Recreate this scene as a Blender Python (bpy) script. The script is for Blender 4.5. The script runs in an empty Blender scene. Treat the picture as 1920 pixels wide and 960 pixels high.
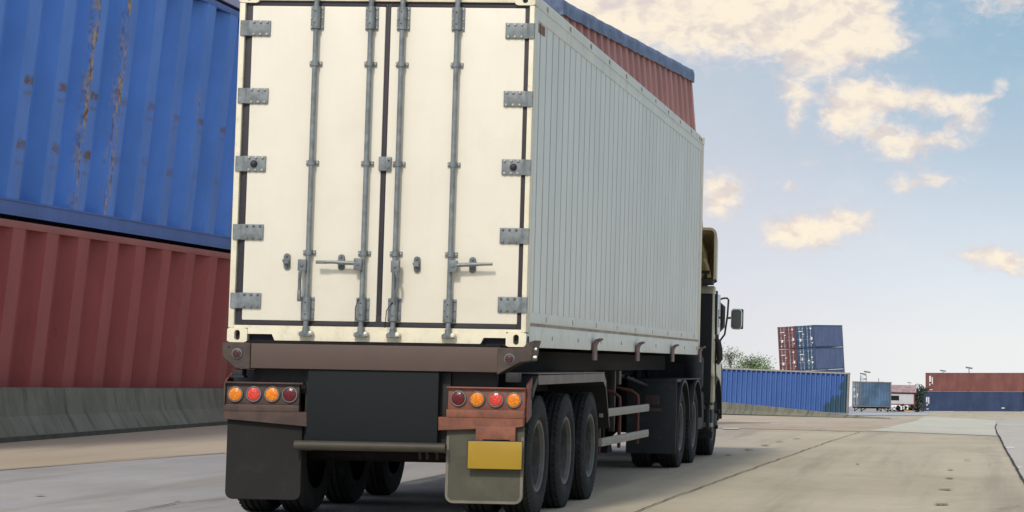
import bpy, bmesh, math, random
from mathutils import Vector, Matrix

R = math.radians
random.seed(7)
scene = bpy.context.scene
COL = scene.collection

# ------------------------------------------------------------------ camera
CAM = Vector((6.0238, -18.7703, 1.3075))
YAW, PITCH, ROLL, FPX = .0512, .0728, .0176, 4393.3
SHX, SHY = 639.7, -116.0
_f = Vector((-math.sin(YAW) * math.cos(PITCH), math.cos(YAW) * math.cos(PITCH), math.sin(PITCH)))
_r0 = _f.cross(Vector((0, 0, 1))).normalized()
_u0 = _r0.cross(_f)
_r = _r0 * math.cos(ROLL) + _u0 * math.sin(ROLL)
_u = _u0 * math.cos(ROLL) - _r0 * math.sin(ROLL)
cd = bpy.data.cameras.new('camera')
cam = bpy.data.objects.new('camera', cd)
COL.objects.link(cam)
M = Matrix((( _r.x, _u.x, -_f.x, CAM.x), (_r.y, _u.y, -_f.y, CAM.y), (_r.z, _u.z, -_f.z, CAM.z), (0, 0, 0, 1)))
cam.matrix_world = M
cd.sensor_width = 36.0
cd.lens = FPX / 1920 * 36.0
cd.shift_x = -SHX / 1920
cd.shift_y = SHY / 1920
cd.clip_start = .1
cd.clip_end = 9000
scene.camera = cam

# ------------------------------------------------------------------ light
SUN_EL, SUN_AZ_LEFT = 42.0, 9.0        # behind the camera, a touch to the left
sdir = Vector((-math.sin(R(SUN_AZ_LEFT)) * math.cos(R(SUN_EL)), -math.cos(R(SUN_AZ_LEFT)) * math.cos(R(SUN_EL)), math.sin(R(SUN_EL))))
sl = bpy.data.lights.new('sun', 'SUN')
sl.energy = 2.15
sl.angle = R(6.0)
sl.color = (1.0, .93, .82)
sun = bpy.data.objects.new('sun', sl)
COL.objects.link(sun)
sun.rotation_euler = sdir.to_track_quat('Z', 'Y').to_euler()
sun.location = (-20, -30, 40)
scene.view_settings.view_transform = 'Standard'
scene.view_settings.look = 'None'
scene.view_settings.exposure = 0.0
scene.view_settings.gamma = 1.0
scene.view_settings.use_curve_mapping = False
scene.cycles.use_denoising = True
scene.cycles.max_bounces = 6


def srgb(r, g, b):
    def c(v):
        v /= 255
        return v / 12.92 if v <= .04045 else ((v + .055) / 1.055) ** 2.4
    return (c(r), c(g), c(b), 1)


def ray(px, py):
    return _f + _r * ((px - 960 - SHX) / FPX) - _u * ((py - 480 - SHY) / FPX)


class NT:
    """small helper to write node trees"""
    def __init__(s, tree):
        s.t = tree; s.n = tree.nodes; s.l = tree.links

    def new(s, kind, **kw):
        nd = s.n.new(kind)
        for k, v in kw.items():
            setattr(nd, k, v)
        return nd

    def put(s, sock, v):
        if isinstance(v, bpy.types.NodeSocket):
            s.l.new(v, sock)
        else:
            sock.default_value = v

    def math(s, op, a, b=None, c=None, clamp=False):
        nd = s.new('ShaderNodeMath', operation=op, use_clamp=clamp)
        s.put(nd.inputs[0], a)
        if b is not None: s.put(nd.inputs[1], b)
        if c is not None: s.put(nd.inputs[2], c)
        return nd.outputs[0]

    def mix(s, fac, a, b, blend='MIX'):
        nd = s.new('ShaderNodeMix', data_type='RGBA', blend_type=blend)
        s.put(nd.inputs[0], fac); s.put(nd.inputs[6], a); s.put(nd.inputs[7], b)
        return nd.outputs[2]

    def step(s, v, lo, hi):
        nd = s.new('ShaderNodeMapRange', interpolation_type='SMOOTHSTEP')
        s.put(nd.inputs[0], v); s.put(nd.inputs[1], lo); s.put(nd.inputs[2], hi)
        return nd.outputs[0]

    def noise(s, vec, scale, detail=4, rough=.55, dist=0.0, out=0):
        nd = s.new('ShaderNodeTexNoise')
        s.put(nd.inputs['Vector'], vec)
        nd.inputs['Scale'].default_value = scale
        nd.inputs['Detail'].default_value = detail
        nd.inputs['Roughness'].default_value = rough
        nd.inputs['Distortion'].default_value = dist
        return nd.outputs[out]

    def scale(s, vec, xyz):
        nd = s.new('ShaderNodeVectorMath', operation='MULTIPLY')
        s.put(nd.inputs[0], vec); nd.inputs[1].default_value = xyz
        return nd.outputs[0]

    def sep(s, vec):
        nd = s.new('ShaderNodeSeparateXYZ')
        s.put(nd.inputs[0], vec)
        return nd.outputs

    def comb(s, x, y, z=0.0):
        nd = s.new('ShaderNodeCombineXYZ')
        s.put(nd.inputs[0], x); s.put(nd.inputs[1], y); s.put(nd.inputs[2], z)
        return nd.outputs[0]


# ------------------------------------------------------------------ sky
def build_world():
    w = bpy.data.worlds.new('World'); scene.world = w; w.use_nodes = True
    w.node_tree.nodes.clear()
    t = NT(w.node_tree)
    out = t.new('ShaderNodeOutputWorld')
    bg = t.new('ShaderNodeBackground'); bg.inputs[1].default_value = .15
    t.l.new(bg.outputs[0], out.inputs[0])
    sky = t.new('ShaderNodeTexSky', sky_type='NISHITA')
    sky.sun_disc = False
    sky.sun_elevation = R(SUN_EL)
    sky.sun_rotation = math.atan2(sdir.x, sdir.y)
    sky.altitude = 10; sky.air_density = 1.0; sky.dust_density = 2.0; sky.ozone_density = 1.0
    d = t.new('ShaderNodeTexCoord').outputs['Generated']
    x, y, z = t.sep(d)
    DEG = 57.29578
    az = t.math('MULTIPLY', t.math('ARCTAN2', x, y), DEG)
    el = t.math('MULTIPLY', t.math('ARCSINE', z), DEG)
    # low sky: whitish at the horizon, clearer blue above
    ramp = t.new('ShaderNodeValToRGB')
    t.l.new(t.math('DIVIDE', t.math('ADD', el, 2.0), 14.0), ramp.inputs[0])
    cr = ramp.color_ramp
    stops = [(-2.0, (240, 240, 238)), (.6, (238, 240, 240)), (2.0, (226, 233, 240)), (3.6, (209, 221, 232)),
             (5.4, (184, 203, 220)), (7.6, (160, 190, 211)), (12, (130, 172, 204))]
    for i, (e, c) in enumerate(stops):
        el_ = cr.elements[i] if i < 2 else cr.elements.new(.5)
        el_.position = (e + 2) / 14; el_.color = srgb(*c)
    for i, (e, c) in enumerate(stops):
        cr.elements[i].position = (e + 2) / 14; cr.elements[i].color = srgb(*c)
    low = ramp.outputs[0]
    # paler towards the left
    lf = t.step(az, 1.0, -7.5)
    low = t.mix(t.math('MULTIPLY', lf, .5), low, srgb(216, 214, 222))
    # clouds: (px, py, rx, ry, weight) of each cloud as seen, turned into azimuth and elevation
    blobs = [(1130, 0, 170, 70, 1.2), (1270, 35, 130, 65, 1.1), (1420, 5, 150, 80, 1.25), (1500, 55, 110, 55, 1.0), (1570, 70, 70, 50, .95), (1655, 82, 60, 30, .9), (1650, 10, 45, 36, .7),
             (1590, 20, 60, 60, .8), (1868, 0, 80, 40, .8),
             (1492, 165, 34, 30, .95), (1488, 220, 20, 36, .85), (1545, 132, 46, 16, .55),
             (1575, 225, 44, 46, .95), (1640, 180, 66, 32, 1.05), (1600, 200, 40, 40, .7), (1740, 185, 70, 26, .75), (1690, 278, 50, 30, 1.05), (1650, 250, 34, 26, .7), (1775, 262, 66, 20, .85), (1815, 225, 40, 24, .7),
             (1790, 200, 50, 22, .6), (1878, 160, 18, 22, .7), (1850, 182, 34, 10, .6),
             (1485, 347, 30, 13, .8), (1512, 305, 18, 10, .6), (1690, 350, 30, 24, .85), (1755, 337, 42, 16, .95),
             (1470, 440, 54, 32, 1.05), (1525, 440, 50, 30, .9), (1585, 415, 64, 30, 1.15), (1350, 350, 52, 34, 1.1), (1345, 395, 38, 30, .95),
             (1885, 485, 54, 26, .95), (1825, 478, 44, 17, .8), (1900, 500, 40, 18, .5)]
    p2 = t.comb(az, el, 0.0)
    wx = t.math('SUBTRACT', t.noise(p2, .9, 5, .6), .5)
    wy = t.math('SUBTRACT', t.noise(t.scale(p2, (1.1, 1.2, 1)), 1.15, 5, .6, 0, 0), .5)
    azw = t.math('ADD', az, t.math('MULTIPLY', wx, .75))
    elw = t.math('ADD', el, t.math('MULTIPLY', wy, .5))
    tot = None
    for px, py, rx, ry, wgt in blobs:
        v = ray(px, py).normalized()
        a0 = math.degrees(math.atan2(v.x, v.y)); e0 = math.degrees(math.asin(v.z))
        ra = math.degrees(rx / FPX); re = math.degrees(ry / FPX)
        da = t.math('MULTIPLY', t.math('SUBTRACT', azw, a0), 1 / ra)
        de = t.math('MULTIPLY', t.math('SUBTRACT', elw, e0), 1 / re)
        q = t.math('ADD', t.math('MULTIPLY', da, da), t.math('MULTIPLY', de, de))
        g = t.math('MULTIPLY', t.math('EXPONENT', t.math('MULTIPLY', q, -.9)), wgt)
        tot = g if tot is None else t.math('ADD', tot, g)
    # scattered clouds over the rest of the sky, outside the picture
    n1 = t.noise(t.scale(p2, (1, 1.5, 1)), 2.3, 10, .62, .6)
    n2 = t.noise(t.scale(p2, (1, 1.5, 1)), .55, 6, .6, .2)
    dens = t.math('ADD', tot, t.math('MULTIPLY', t.math('SUBTRACT', n1, .5), 1.7))
    cl = t.step(dens, .16, 1.12)
    wisp = t.math('MULTIPLY', t.step(n2, .5, .75), .16)
    wisp = t.math('MULTIPLY', wisp, t.step(el, .8, 3.0))
    low = t.mix(wisp, low, srgb(240, 238, 236))
    sh = t.new('ShaderNodeVectorMath', operation='ADD'); t.put(sh.inputs[0], p2); sh.inputs[1].default_value = (-.16, .30, 0)
    n1a = t.noise(t.scale(p2, (1, 1.4, 1)), 1.05, 5, .52, .4)
    n1b = t.noise(t.scale(sh.outputs[0], (1, 1.4, 1)), 1.05, 5, .52, .4)
    relief = t.step(t.math('SUBTRACT', n1a, n1b), .0, -.20)
    n3 = t.noise(t.scale(p2, (1, 1.5, 1)), 1.2, 6, .6, .3)
    core = t.step(dens, .40, 1.45)
    ccol = t.mix(core, srgb(222, 218, 222), srgb(255, 242, 220))
    ccol = t.mix(t.math('MULTIPLY', t.step(n3, .48, .68), .6), ccol, srgb(218, 206, 204))
    ccol = t.mix(t.math('MULTIPLY', relief, .6), ccol, srgb(214, 203, 203))
    low = t.mix(t.math('MULTIPLY', cl, .96), low, ccol)
    low10 = t.mix(1.0, low, (6.67, 6.67, 6.67, 1), 'MULTIPLY')
    hi = t.mix(t.math('MULTIPLY', t.step(n2, .42, .6), .6), sky.outputs[0], (6.6, 6.4, 6.1, 1))
    final = t.mix(t.step(el, 12.0, 26.0), low10, hi)
    t.l.new(final, bg.inputs[0])
    w.cycles.sampling_method = 'MANUAL'
    w.cycles.sample_map_resolution = 512


build_world()


# ------------------------------------------------------------------ terrain and pixel helpers
SLOPE = .0175


def zg(y):
    if y < 22: return 0.0
    if y < 30: return -SLOPE * (y - 22) ** 2 / 16
    return -SLOPE * (y - 26)


def at(px, py, Y):
    d = ray(px, py)
    return CAM + d * ((Y - CAM.y) / d.y)


def gnd(px, py):
    d = ray(px, py)
    p = CAM + d * (-CAM.z / d.z)
    if p.y < 22: return p
    lo, hi = 5.0, 700.0
    for _ in range(60):
        m = (lo + hi) / 2
        q = CAM + d * m
        if q.z > zg(q.y): lo = m
        else: hi = m
    return CAM + d * hi


# ------------------------------------------------------------------ materials
def pbr(name, col, rough=.55, metal=0.0, vary=.12, scale=3.0, dirt=0.0, dirt_col=(.05, .045, .04, 1), streak=0.0, bump=0.0, bscale=40, spec=.5, coat=0.0):
    m = bpy.data.materials.new(name); m.use_nodes = True
    t = NT(m.node_tree)
    b = t.n['Principled BSDF']
    co = t.new('ShaderNodeTexCoord').outputs['Object']
    n = t.noise(co, scale, 5, .6)
    dark = tuple(c * (1 - vary) for c in col[:3]) + (1,)
    lite = tuple(min(.95, c * (1 + vary)) for c in col[:3]) + (1,)
    c = t.mix(t.step(n, .3, .7), dark, lite)
    if dirt:
        nd = t.noise(co, scale * 2.3, 7, .68, .3)
        c = t.mix(t.math('MULTIPLY', t.step(nd, .5, .72), dirt), c, dirt_col)
    if streak:
        ns = t.noise(t.scale(co, (9, 9, .45)), 1.6, 5, .62)
        c = t.mix(t.math('MULTIPLY', t.step(ns, .52, .75), streak), c, dirt_col)
    t.l.new(c, b.inputs['Base Color'])
    rn = t.math('ADD', rough - .08, t.math('MULTIPLY', n, .16))
    t.l.new(rn, b.inputs['Roughness'])
    b.inputs['Metallic'].default_value = metal
    b.inputs['Specular IOR Level'].default_value = spec
    if bump:
        bn = t.new('ShaderNodeBump'); bn.inputs['Strength'].default_value = bump; bn.inputs['Distance'].default_value = .01
        t.l.new(t.noise(co, bscale, 5, .6), bn.inputs['Height'])
        t.l.new(bn.outputs[0], b.inputs['Normal'])
    return m


def L3(r, g, b, k=1.0):
    c = srgb(r, g, b)
    return (min(.9, c[0] * k), min(.9, c[1] * k), min(.9, c[2] * k), 1)


MT = {}
MT['cream'] = pbr('cream_paint', (.76, .725, .61, 1), .42, vary=.03, scale=1.2, dirt=.10, dirt_col=(.5, .43, .32, 1), streak=.05, bump=.04, bscale=5)
MT['cream_frame'] = pbr('cream_frame_paint', (.78, .73, .56, 1), .45, vary=.05, scale=4, dirt=.30, dirt_col=(.30, .22, .12, 1), streak=.12)
MT['gasket'] = pbr('gasket_rubber', (.030, .026, .036, 1), .6, vary=.2)
MT['galv'] = pbr('galvanised_steel', (.21, .235, .245, 1), .5, .35, vary=.22, scale=14, dirt=.35, dirt_col=(.13, .14, .15, 1))
MT['galv_dark'] = pbr('weathered_steel', (.17, .19, .20, 1), .5, .3, vary=.2, scale=16, dirt=.3, dirt_col=(.07, .08, .09, 1))
MT['bolt'] = pbr('bolt_head', (.50, .49, .44, 1), .4, .4, vary=.15, scale=30)
MT['hole'] = pbr('dark_hole', (.012, .012, .02, 1), .7)
MT['brown'] = pbr('brown_beam_paint', (.088, .058, .048, 1), .6, vary=.05, scale=2, dirt=.2, dirt_col=(.055, .04, .035, 1))
MT['dkbrown'] = pbr('dark_brown_steel', (.060, .042, .034, 1), .6, vary=.25, scale=9, dirt=.45, dirt_col=(.025, .022, .02, 1))
MT['rustpanel'] = pbr('rusty_orange_panel', (.20, .070, .040, 1), .6, vary=.25, scale=5, dirt=.55, dirt_col=(.08, .04, .028, 1), streak=.35)
MT['dkpanel'] = pbr('rusty_dark_panel', (.068, .040, .031, 1), .6, vary=.3, scale=6, dirt=.65, dirt_col=(.03, .025, .022, 1), streak=.3)
MT['redoxide'] = pbr('red_oxide_steel', (.17, .045, .030, 1), .6, vary=.25, scale=6, dirt=.4, dirt_col=(.06, .025, .02, 1))
MT['guardred'] = pbr('dark_red_guard_paint', (.10, .026, .018, 1), .6, vary=.3, scale=6, dirt=.4, dirt_col=(.04, .018, .015, 1))
MT['hookpaint'] = pbr('faded_red_hook', (.17, .105, .092, 1), .6, vary=.2, scale=9, dirt=.3, dirt_col=(.08, .05, .045, 1))
MT['slate'] = pbr('slate_grey_panel', (.011, .014, .0165, 1), .7, spec=.2, vary=.06, scale=2)
MT['black'] = pbr('black_steel', (.011, .011, .012, 1), .6, vary=.25, scale=6, dirt=.3, dirt_col=(.04, .035, .03, 1))
MT['chassis'] = pbr('grimy_chassis', (.011, .009, .009, 1), .8, vary=.3, scale=5, dirt=.35, dirt_col=(.04, .026, .022, 1), spec=.25)
MT['flapL'] = pbr('dark_rubber_flap', (.014, .014, .0135, 1), .75, spec=.3, vary=.14, scale=3, dirt=.35, dirt_col=(.034, .033, .026, 1), bump=.1, bscale=12)
MT['flapR'] = pbr('dusty_rubber_flap', (.082, .080, .060, 1), .75, spec=.3, vary=.15, scale=3, dirt=.35, dirt_col=(.14, .125, .10, 1), bump=.1, bscale=12)
MT['flaprim'] = pbr('dusty_flap_rim', (.16, .145, .115, 1), .75, vary=.15, scale=6)
MT['plate'] = pbr('yellow_plate', (.34, .215, .012, 1), .45, vary=.05, scale=3)
MT['tyre'] = pbr('tyre_rubber', (.021, .023, .023, 1), .85, spec=.25, vary=.22, scale=7, dirt=.5, dirt_col=(.068, .066, .060, 1), bump=.15, bscale=30)
MT['rim'] = pbr('dusty_steel_rim', (.10, .10, .093, 1), .6, .1, vary=.2, scale=9, dirt=.5, dirt_col=(.05, .048, .045, 1))
MT['rimdish'] = pbr('shaded_dirty_rim_dish', (.075, .077, .072, 1), .7, .0, vary=.35, scale=7, dirt=.55, dirt_col=(.13, .12, .10, 1), spec=.35)  # base darker than the lip, painting in shade inside the dish; dirt on top
MT['pipe'] = pbr('dusty_steel_pipe', (.042, .038, .027, 1), .6, .1, vary=.2, scale=6, dirt=.4, dirt_col=(.06, .055, .045, 1))
MT['rail'] = pbr('aluminium_guard_rail', (.31, .285, .24, 1), .6, .0, vary=.12, scale=5, dirt=.3, dirt_col=(.2, .17, .14, 1))
MT['fender_top'] = pbr('dusty_fender_top', (.22, .19, .165, 1), .8, vary=.15, scale=4, dirt=.3, dirt_col=(.12, .10, .085, 1))
MT['green_dark'] = pbr('dark_green_grey_plastic', (.014, .019, .020, 1), .6, vary=.2, scale=3, dirt=.4, dirt_col=(.055, .06, .058, 1))
MT['cabcream'] = pbr('cab_cream_paint', (.50, .46, .32, 1), .38, vary=.05, scale=2, dirt=.2, dirt_col=(.35, .28, .16, 1))
MT['cabinner'] = pbr('deflector_inner_moulding', (.55, .44, .22, 1), .6, vary=.2, scale=3, dirt=.4, dirt_col=(.12, .09, .04, 1))
MT['cabback'] = pbr('cab_back_panel', (.011, .014, .017, 1), .6, spec=.25, vary=.15, scale=3)
MT['mirror'] = pbr('mirror_glass', (.10, .12, .12, 1), .12, .6, vary=.05)
MT['chrome'] = pbr('mirror_shell', (.62, .63, .62, 1), .3, .6, vary=.1)
MT['label'] = pbr('brown_sticker', (.20, .10, .06, 1), .6, vary=.2, scale=20)
MT['white'] = pbr('white_marking', (.68, .68, .68, 1), .6, vary=.1, scale=6)


def lamp_mat(name, col, em, strength):
    m = bpy.data.materials.new(name); m.use_nodes = True
    t = NT(m.node_tree); b = t.n['Principled BSDF']
    co = t.new('ShaderNodeTexCoord').outputs['Object']
    v = t.new('ShaderNodeTexVoronoi'); v.inputs['Scale'].default_value = 55
    t.l.new(co, v.inputs['Vector'])
    f = t.step(v.outputs['Distance'], .1, .6)
    c = t.mix(f, col, tuple(k * .6 for k in col[:3]) + (1,))
    t.l.new(c, b.inputs['Base Color'])
    b.inputs['Roughness'].default_value = .22
    bn = t.new('ShaderNodeBump'); bn.inputs['Strength'].default_value = .5; bn.inputs['Distance'].default_value = .004
    t.l.new(v.outputs['Distance'], bn.inputs['Height']); t.l.new(bn.outputs[0], b.inputs['Normal'])
    if strength:
        e = t.mix(f, em, tuple(k * .7 for k in em[:3]) + (1,))
        t.l.new(e, b.inputs['Emission Color']); b.inputs['Emission Strength'].default_value = strength
    return m


MT['amber'] = lamp_mat('amber_lens', (.85, .25, .012, 1), (1, .24, .01, 1), .22)
MT['redlit'] = lamp_mat('red_lens_lit', (.70, .06, .04, 1), (1, .10, .06, 1), .16)
MT['red'] = lamp_mat('red_lens', (.16, .012, .018, 1), (0, 0, 0, 1), 0)
MT['reflector'] = lamp_mat('old_red_reflector', (.09, .035, .03, 1), (0, 0, 0, 1), 0)


def reefer_side_mat():
    m = bpy.data.materials.new('grey_white_side_paint'); m.use_nodes = True
    t = NT(m.node_tree); b = t.n['Principled BSDF']
    co = t.new('ShaderNodeTexCoord').outputs['Object']
    x, y, z = t.sep(co)
    n = t.noise(t.scale(co, (1, .8, .5)), 1.4, 6, .6)
    c = t.mix(t.step(n, .3, .7), (.64, .665, .615, 1), (.73, .75, .695, 1))
    # grimy seams between the narrow panels
    ym = t.math('FRACT', t.math('DIVIDE', t.math('SUBTRACT', y, .205), .29))
    seam = t.step(t.math('ABSOLUTE', t.math('SUBTRACT', ym, .5)), .09, .03)
    ns = t.noise(t.scale(co, (3, 7, .5)), 1.5, 5, .65)
    ymod = t.math('FRACT', t.math('DIVIDE', t.math('SUBTRACT', y, .205), .29))
    half = .85
    c = t.mix(t.math('MULTIPLY', t.math('MULTIPLY', seam, half), t.math('ADD', .35, ns)), c, (.20, .17, .12, 1))
    st = t.noise(t.scale(co, (6, 7, .30)), 1.3, 6, .7)
    c = t.mix(t.math('MULTIPLY', t.step(st, .55, .8), .30), c, (.38, .37, .30, 1))
    # yellow grime towards the bottom rail
    low = t.math('MULTIPLY', t.step(z, 2.1, 1.45), t.step(t.noise(co, 2.2, 6, .65), .35, .75))
    c = t.mix(t.math('MULTIPLY', low, .5), c, (.48, .45, .30, 1))
    t.l.new(c, b.inputs['Base Color']); b.inputs['Roughness'].default_value = .45
    return m


MT['side'] = reefer_side_mat()
MT['siderail'] = pbr('side_rail_paint', (.67, .69, .62, 1), .45, vary=.06, scale=2, dirt=.35, dirt_col=(.36, .33, .22, 1), streak=.2)
MT['seamrust'] = pbr('rusty_seam', (.33, .26, .18, 1), .7, vary=.3, scale=6)


def steel_box_mat(name, base, pitch=0, x0=0, rust=0.0, bands=(), flake=0.0, flake_x=None, fade=.10, rust_col=(.15, .085, .05, 1), flake_col=(.52, .36, .18, 1), outer=.36, streak=.35, patch=None):
    """painted corrugated steel: fading, streaks, rust on the dents and flaking on the fold edges"""
    m = bpy.data.materials.new(name); m.use_nodes = True
    t = NT(m.node_tree); b = t.n['Principled BSDF']
    co = t.new('ShaderNodeTexCoord').outputs['Object']
    x, y, z = t.sep(co)
    n = t.noise(t.scale(co, (1, 1, .6)), .9, 6, .6)
    dk = tuple(c * (1 - fade) for c in base[:3]) + (1,)
    lt = tuple(min(.9, c * (1 + fade) + .008) for c in base[:3]) + (1,)
    c = t.mix(t.step(n, .3, .7), dk, lt)
    st = t.noise(t.scale(co, (5, 5, .22)), 1.5, 6, .65)
    c = t.mix(t.math('MULTIPLY', t.step(st, .5, .8), streak), c, tuple(k * .72 for k in base[:3]) + (1,))
    sc = t.noise(t.scale(co, (1.0, 1.0, 14)), 1.2, 5, .6)
    c = t.mix(t.math('MULTIPLY', t.step(sc, .6, .8), .22), c, tuple(min(.9, k * 1.25 + .01) for k in base[:3]) + (1,))
    if rust:
        nr = t.noise(co, 2.4, 9, .7, .2)
        c = t.mix(t.math('MULTIPLY', t.step(nr, .66 - rust * .05, .74), .75), c, rust_col)
    if pitch:
        fr = t.math('FRACT', t.math('DIVIDE', t.math('SUBTRACT', x, x0), pitch))
        ridge = t.math('MULTIPLY', t.step(fr, .0, .05), t.step(fr, outer + .10, outer))
        idx = t.math('FLOOR', t.math('DIVIDE', t.math('SUBTRACT', x, x0), pitch))
        wn = t.new('ShaderNodeTexWhiteNoise', noise_dimensions='1D'); t.l.new(idx, wn.inputs['W'])
        rnd = wn.outputs['Value']
        for (zb, slope, wd, amt) in bands:
            zz = t.math('SUBTRACT', t.math('SUBTRACT', z, zb), t.math('MULTIPLY', x, slope))
            zz = t.math('ADD', zz, t.math('MULTIPLY', t.math('SUBTRACT', rnd, .5), wd * 1.2))
            nb = t.noise(t.scale(co, (2.2, 2.2, 9)), 1.6, 7, .72, .5)
            zj = t.math('ADD', zz, t.math('MULTIPLY', t.math('SUBTRACT', nb, .5), wd * 2.6))
            bm_ = t.step(t.math('ABSOLUTE', zj), wd, wd * .1)
            wide = t.math('MULTIPLY', t.step(t.math('ADD', fr, t.math('MULTIPLY', t.math('SUBTRACT', nb, .5), .5)), -.05, .06), t.step(t.math('ADD', fr, t.math('MULTIPLY', t.math('SUBTRACT', nb, .5), .5)), outer + .22, outer + .06))
            wn2 = t.new('ShaderNodeTexWhiteNoise', noise_dimensions='1D'); t.l.new(t.math('ADD', idx, zb * 7.31), wn2.inputs['W'])
            left = t.step(x, 19.0, 11.5)
            keep = t.math('ADD', t.math('MULTIPLY', wn2.outputs['Value'], .75), t.math('MULTIPLY', left, .6), clamp=True)
            mk = t.math('MULTIPLY', t.math('MULTIPLY', t.math('MULTIPLY', bm_, wide), t.step(t.noise(co, 5.0, 8, .75), .34, .50)), keep)
            c = t.mix(t.math('MULTIPLY', mk, amt), c, rust_col)
            # thin run-off below each dent
            run = t.math('MULTIPLY', t.step(zz, -wd * 14, 0), t.math('LESS_THAN', zz, 0.0))
            run = t.math('MULTIPLY', t.math('MULTIPLY', run, ridge), t.step(t.noise(t.scale(co, (7, 7, .5)), 1.8, 5, .6), .46, .68))
            c = t.mix(t.math('MULTIPLY', run, amt * .38), c, (.22, .17, .13, 1))
        if flake:
            nf = t.noise(t.scale(co, (6, 6, .8)), 2.4, 10, .74)
            big = t.noise(t.scale(co, (1.2, 1.2, .5)), 1.0, 4, .6)
            edge = t.math('ADD', t.step(fr, .80, .92), t.step(fr, .09, .0))
            k = t.step(x, 1e6, 1e6 + 1)
            if flake_x:
                k = None
                for (fx, fw, fa) in flake_x:
                    g = t.math('MULTIPLY', t.step(t.math('ABSOLUTE', t.math('SUBTRACT', x, fx)), fw, fw * .5), fa)
                    k = g if k is None else t.math('MAXIMUM', k, g)
            thr = t.math('SUBTRACT', .70, t.math('ADD', t.math('MULTIPLY', k, .17), t.math('MULTIPLY', t.math('SUBTRACT', big, .5), .22)))
            mk = t.math('MULTIPLY', t.math('MULTIPLY', t.step(nf, thr, t.math('ADD', thr, .05)), edge), flake)
            fc = t.mix(t.step(t.noise(co, 9, 3), .4, .6), flake_col, rust_col)
            c = t.mix(mk, c, fc)
    if patch:
        pn = t.noise(t.scale(co, (1, 1, .8)), 1.1, 3, .5)
        pm = t.step(t.math('ADD', t.math('SUBTRACT', x, patch[0]), t.math('SUBTRACT', t.math('MULTIPLY', t.math('SUBTRACT', pn, .5), 2.4), t.math('MULTIPLY', t.math('SUBTRACT', z, 1.3), .45))), 0.0, .12)
        c = t.mix(t.math('MULTIPLY', pm, .85), c, patch[1])
    t.l.new(c, b.inputs['Base Color'])
    b.inputs['Roughness'].default_value = .55
    bn = t.new('ShaderNodeBump'); bn.inputs['Strength'].default_value = .25; bn.inputs['Distance'].default_value = .03
    t.l.new(t.noise(t.scale(co, (1.2, 1.2, .8)), 1.3, 4, .6), bn.inputs['Height']); t.l.new(bn.outputs[0], b.inputs['Normal'])
    return m


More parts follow.
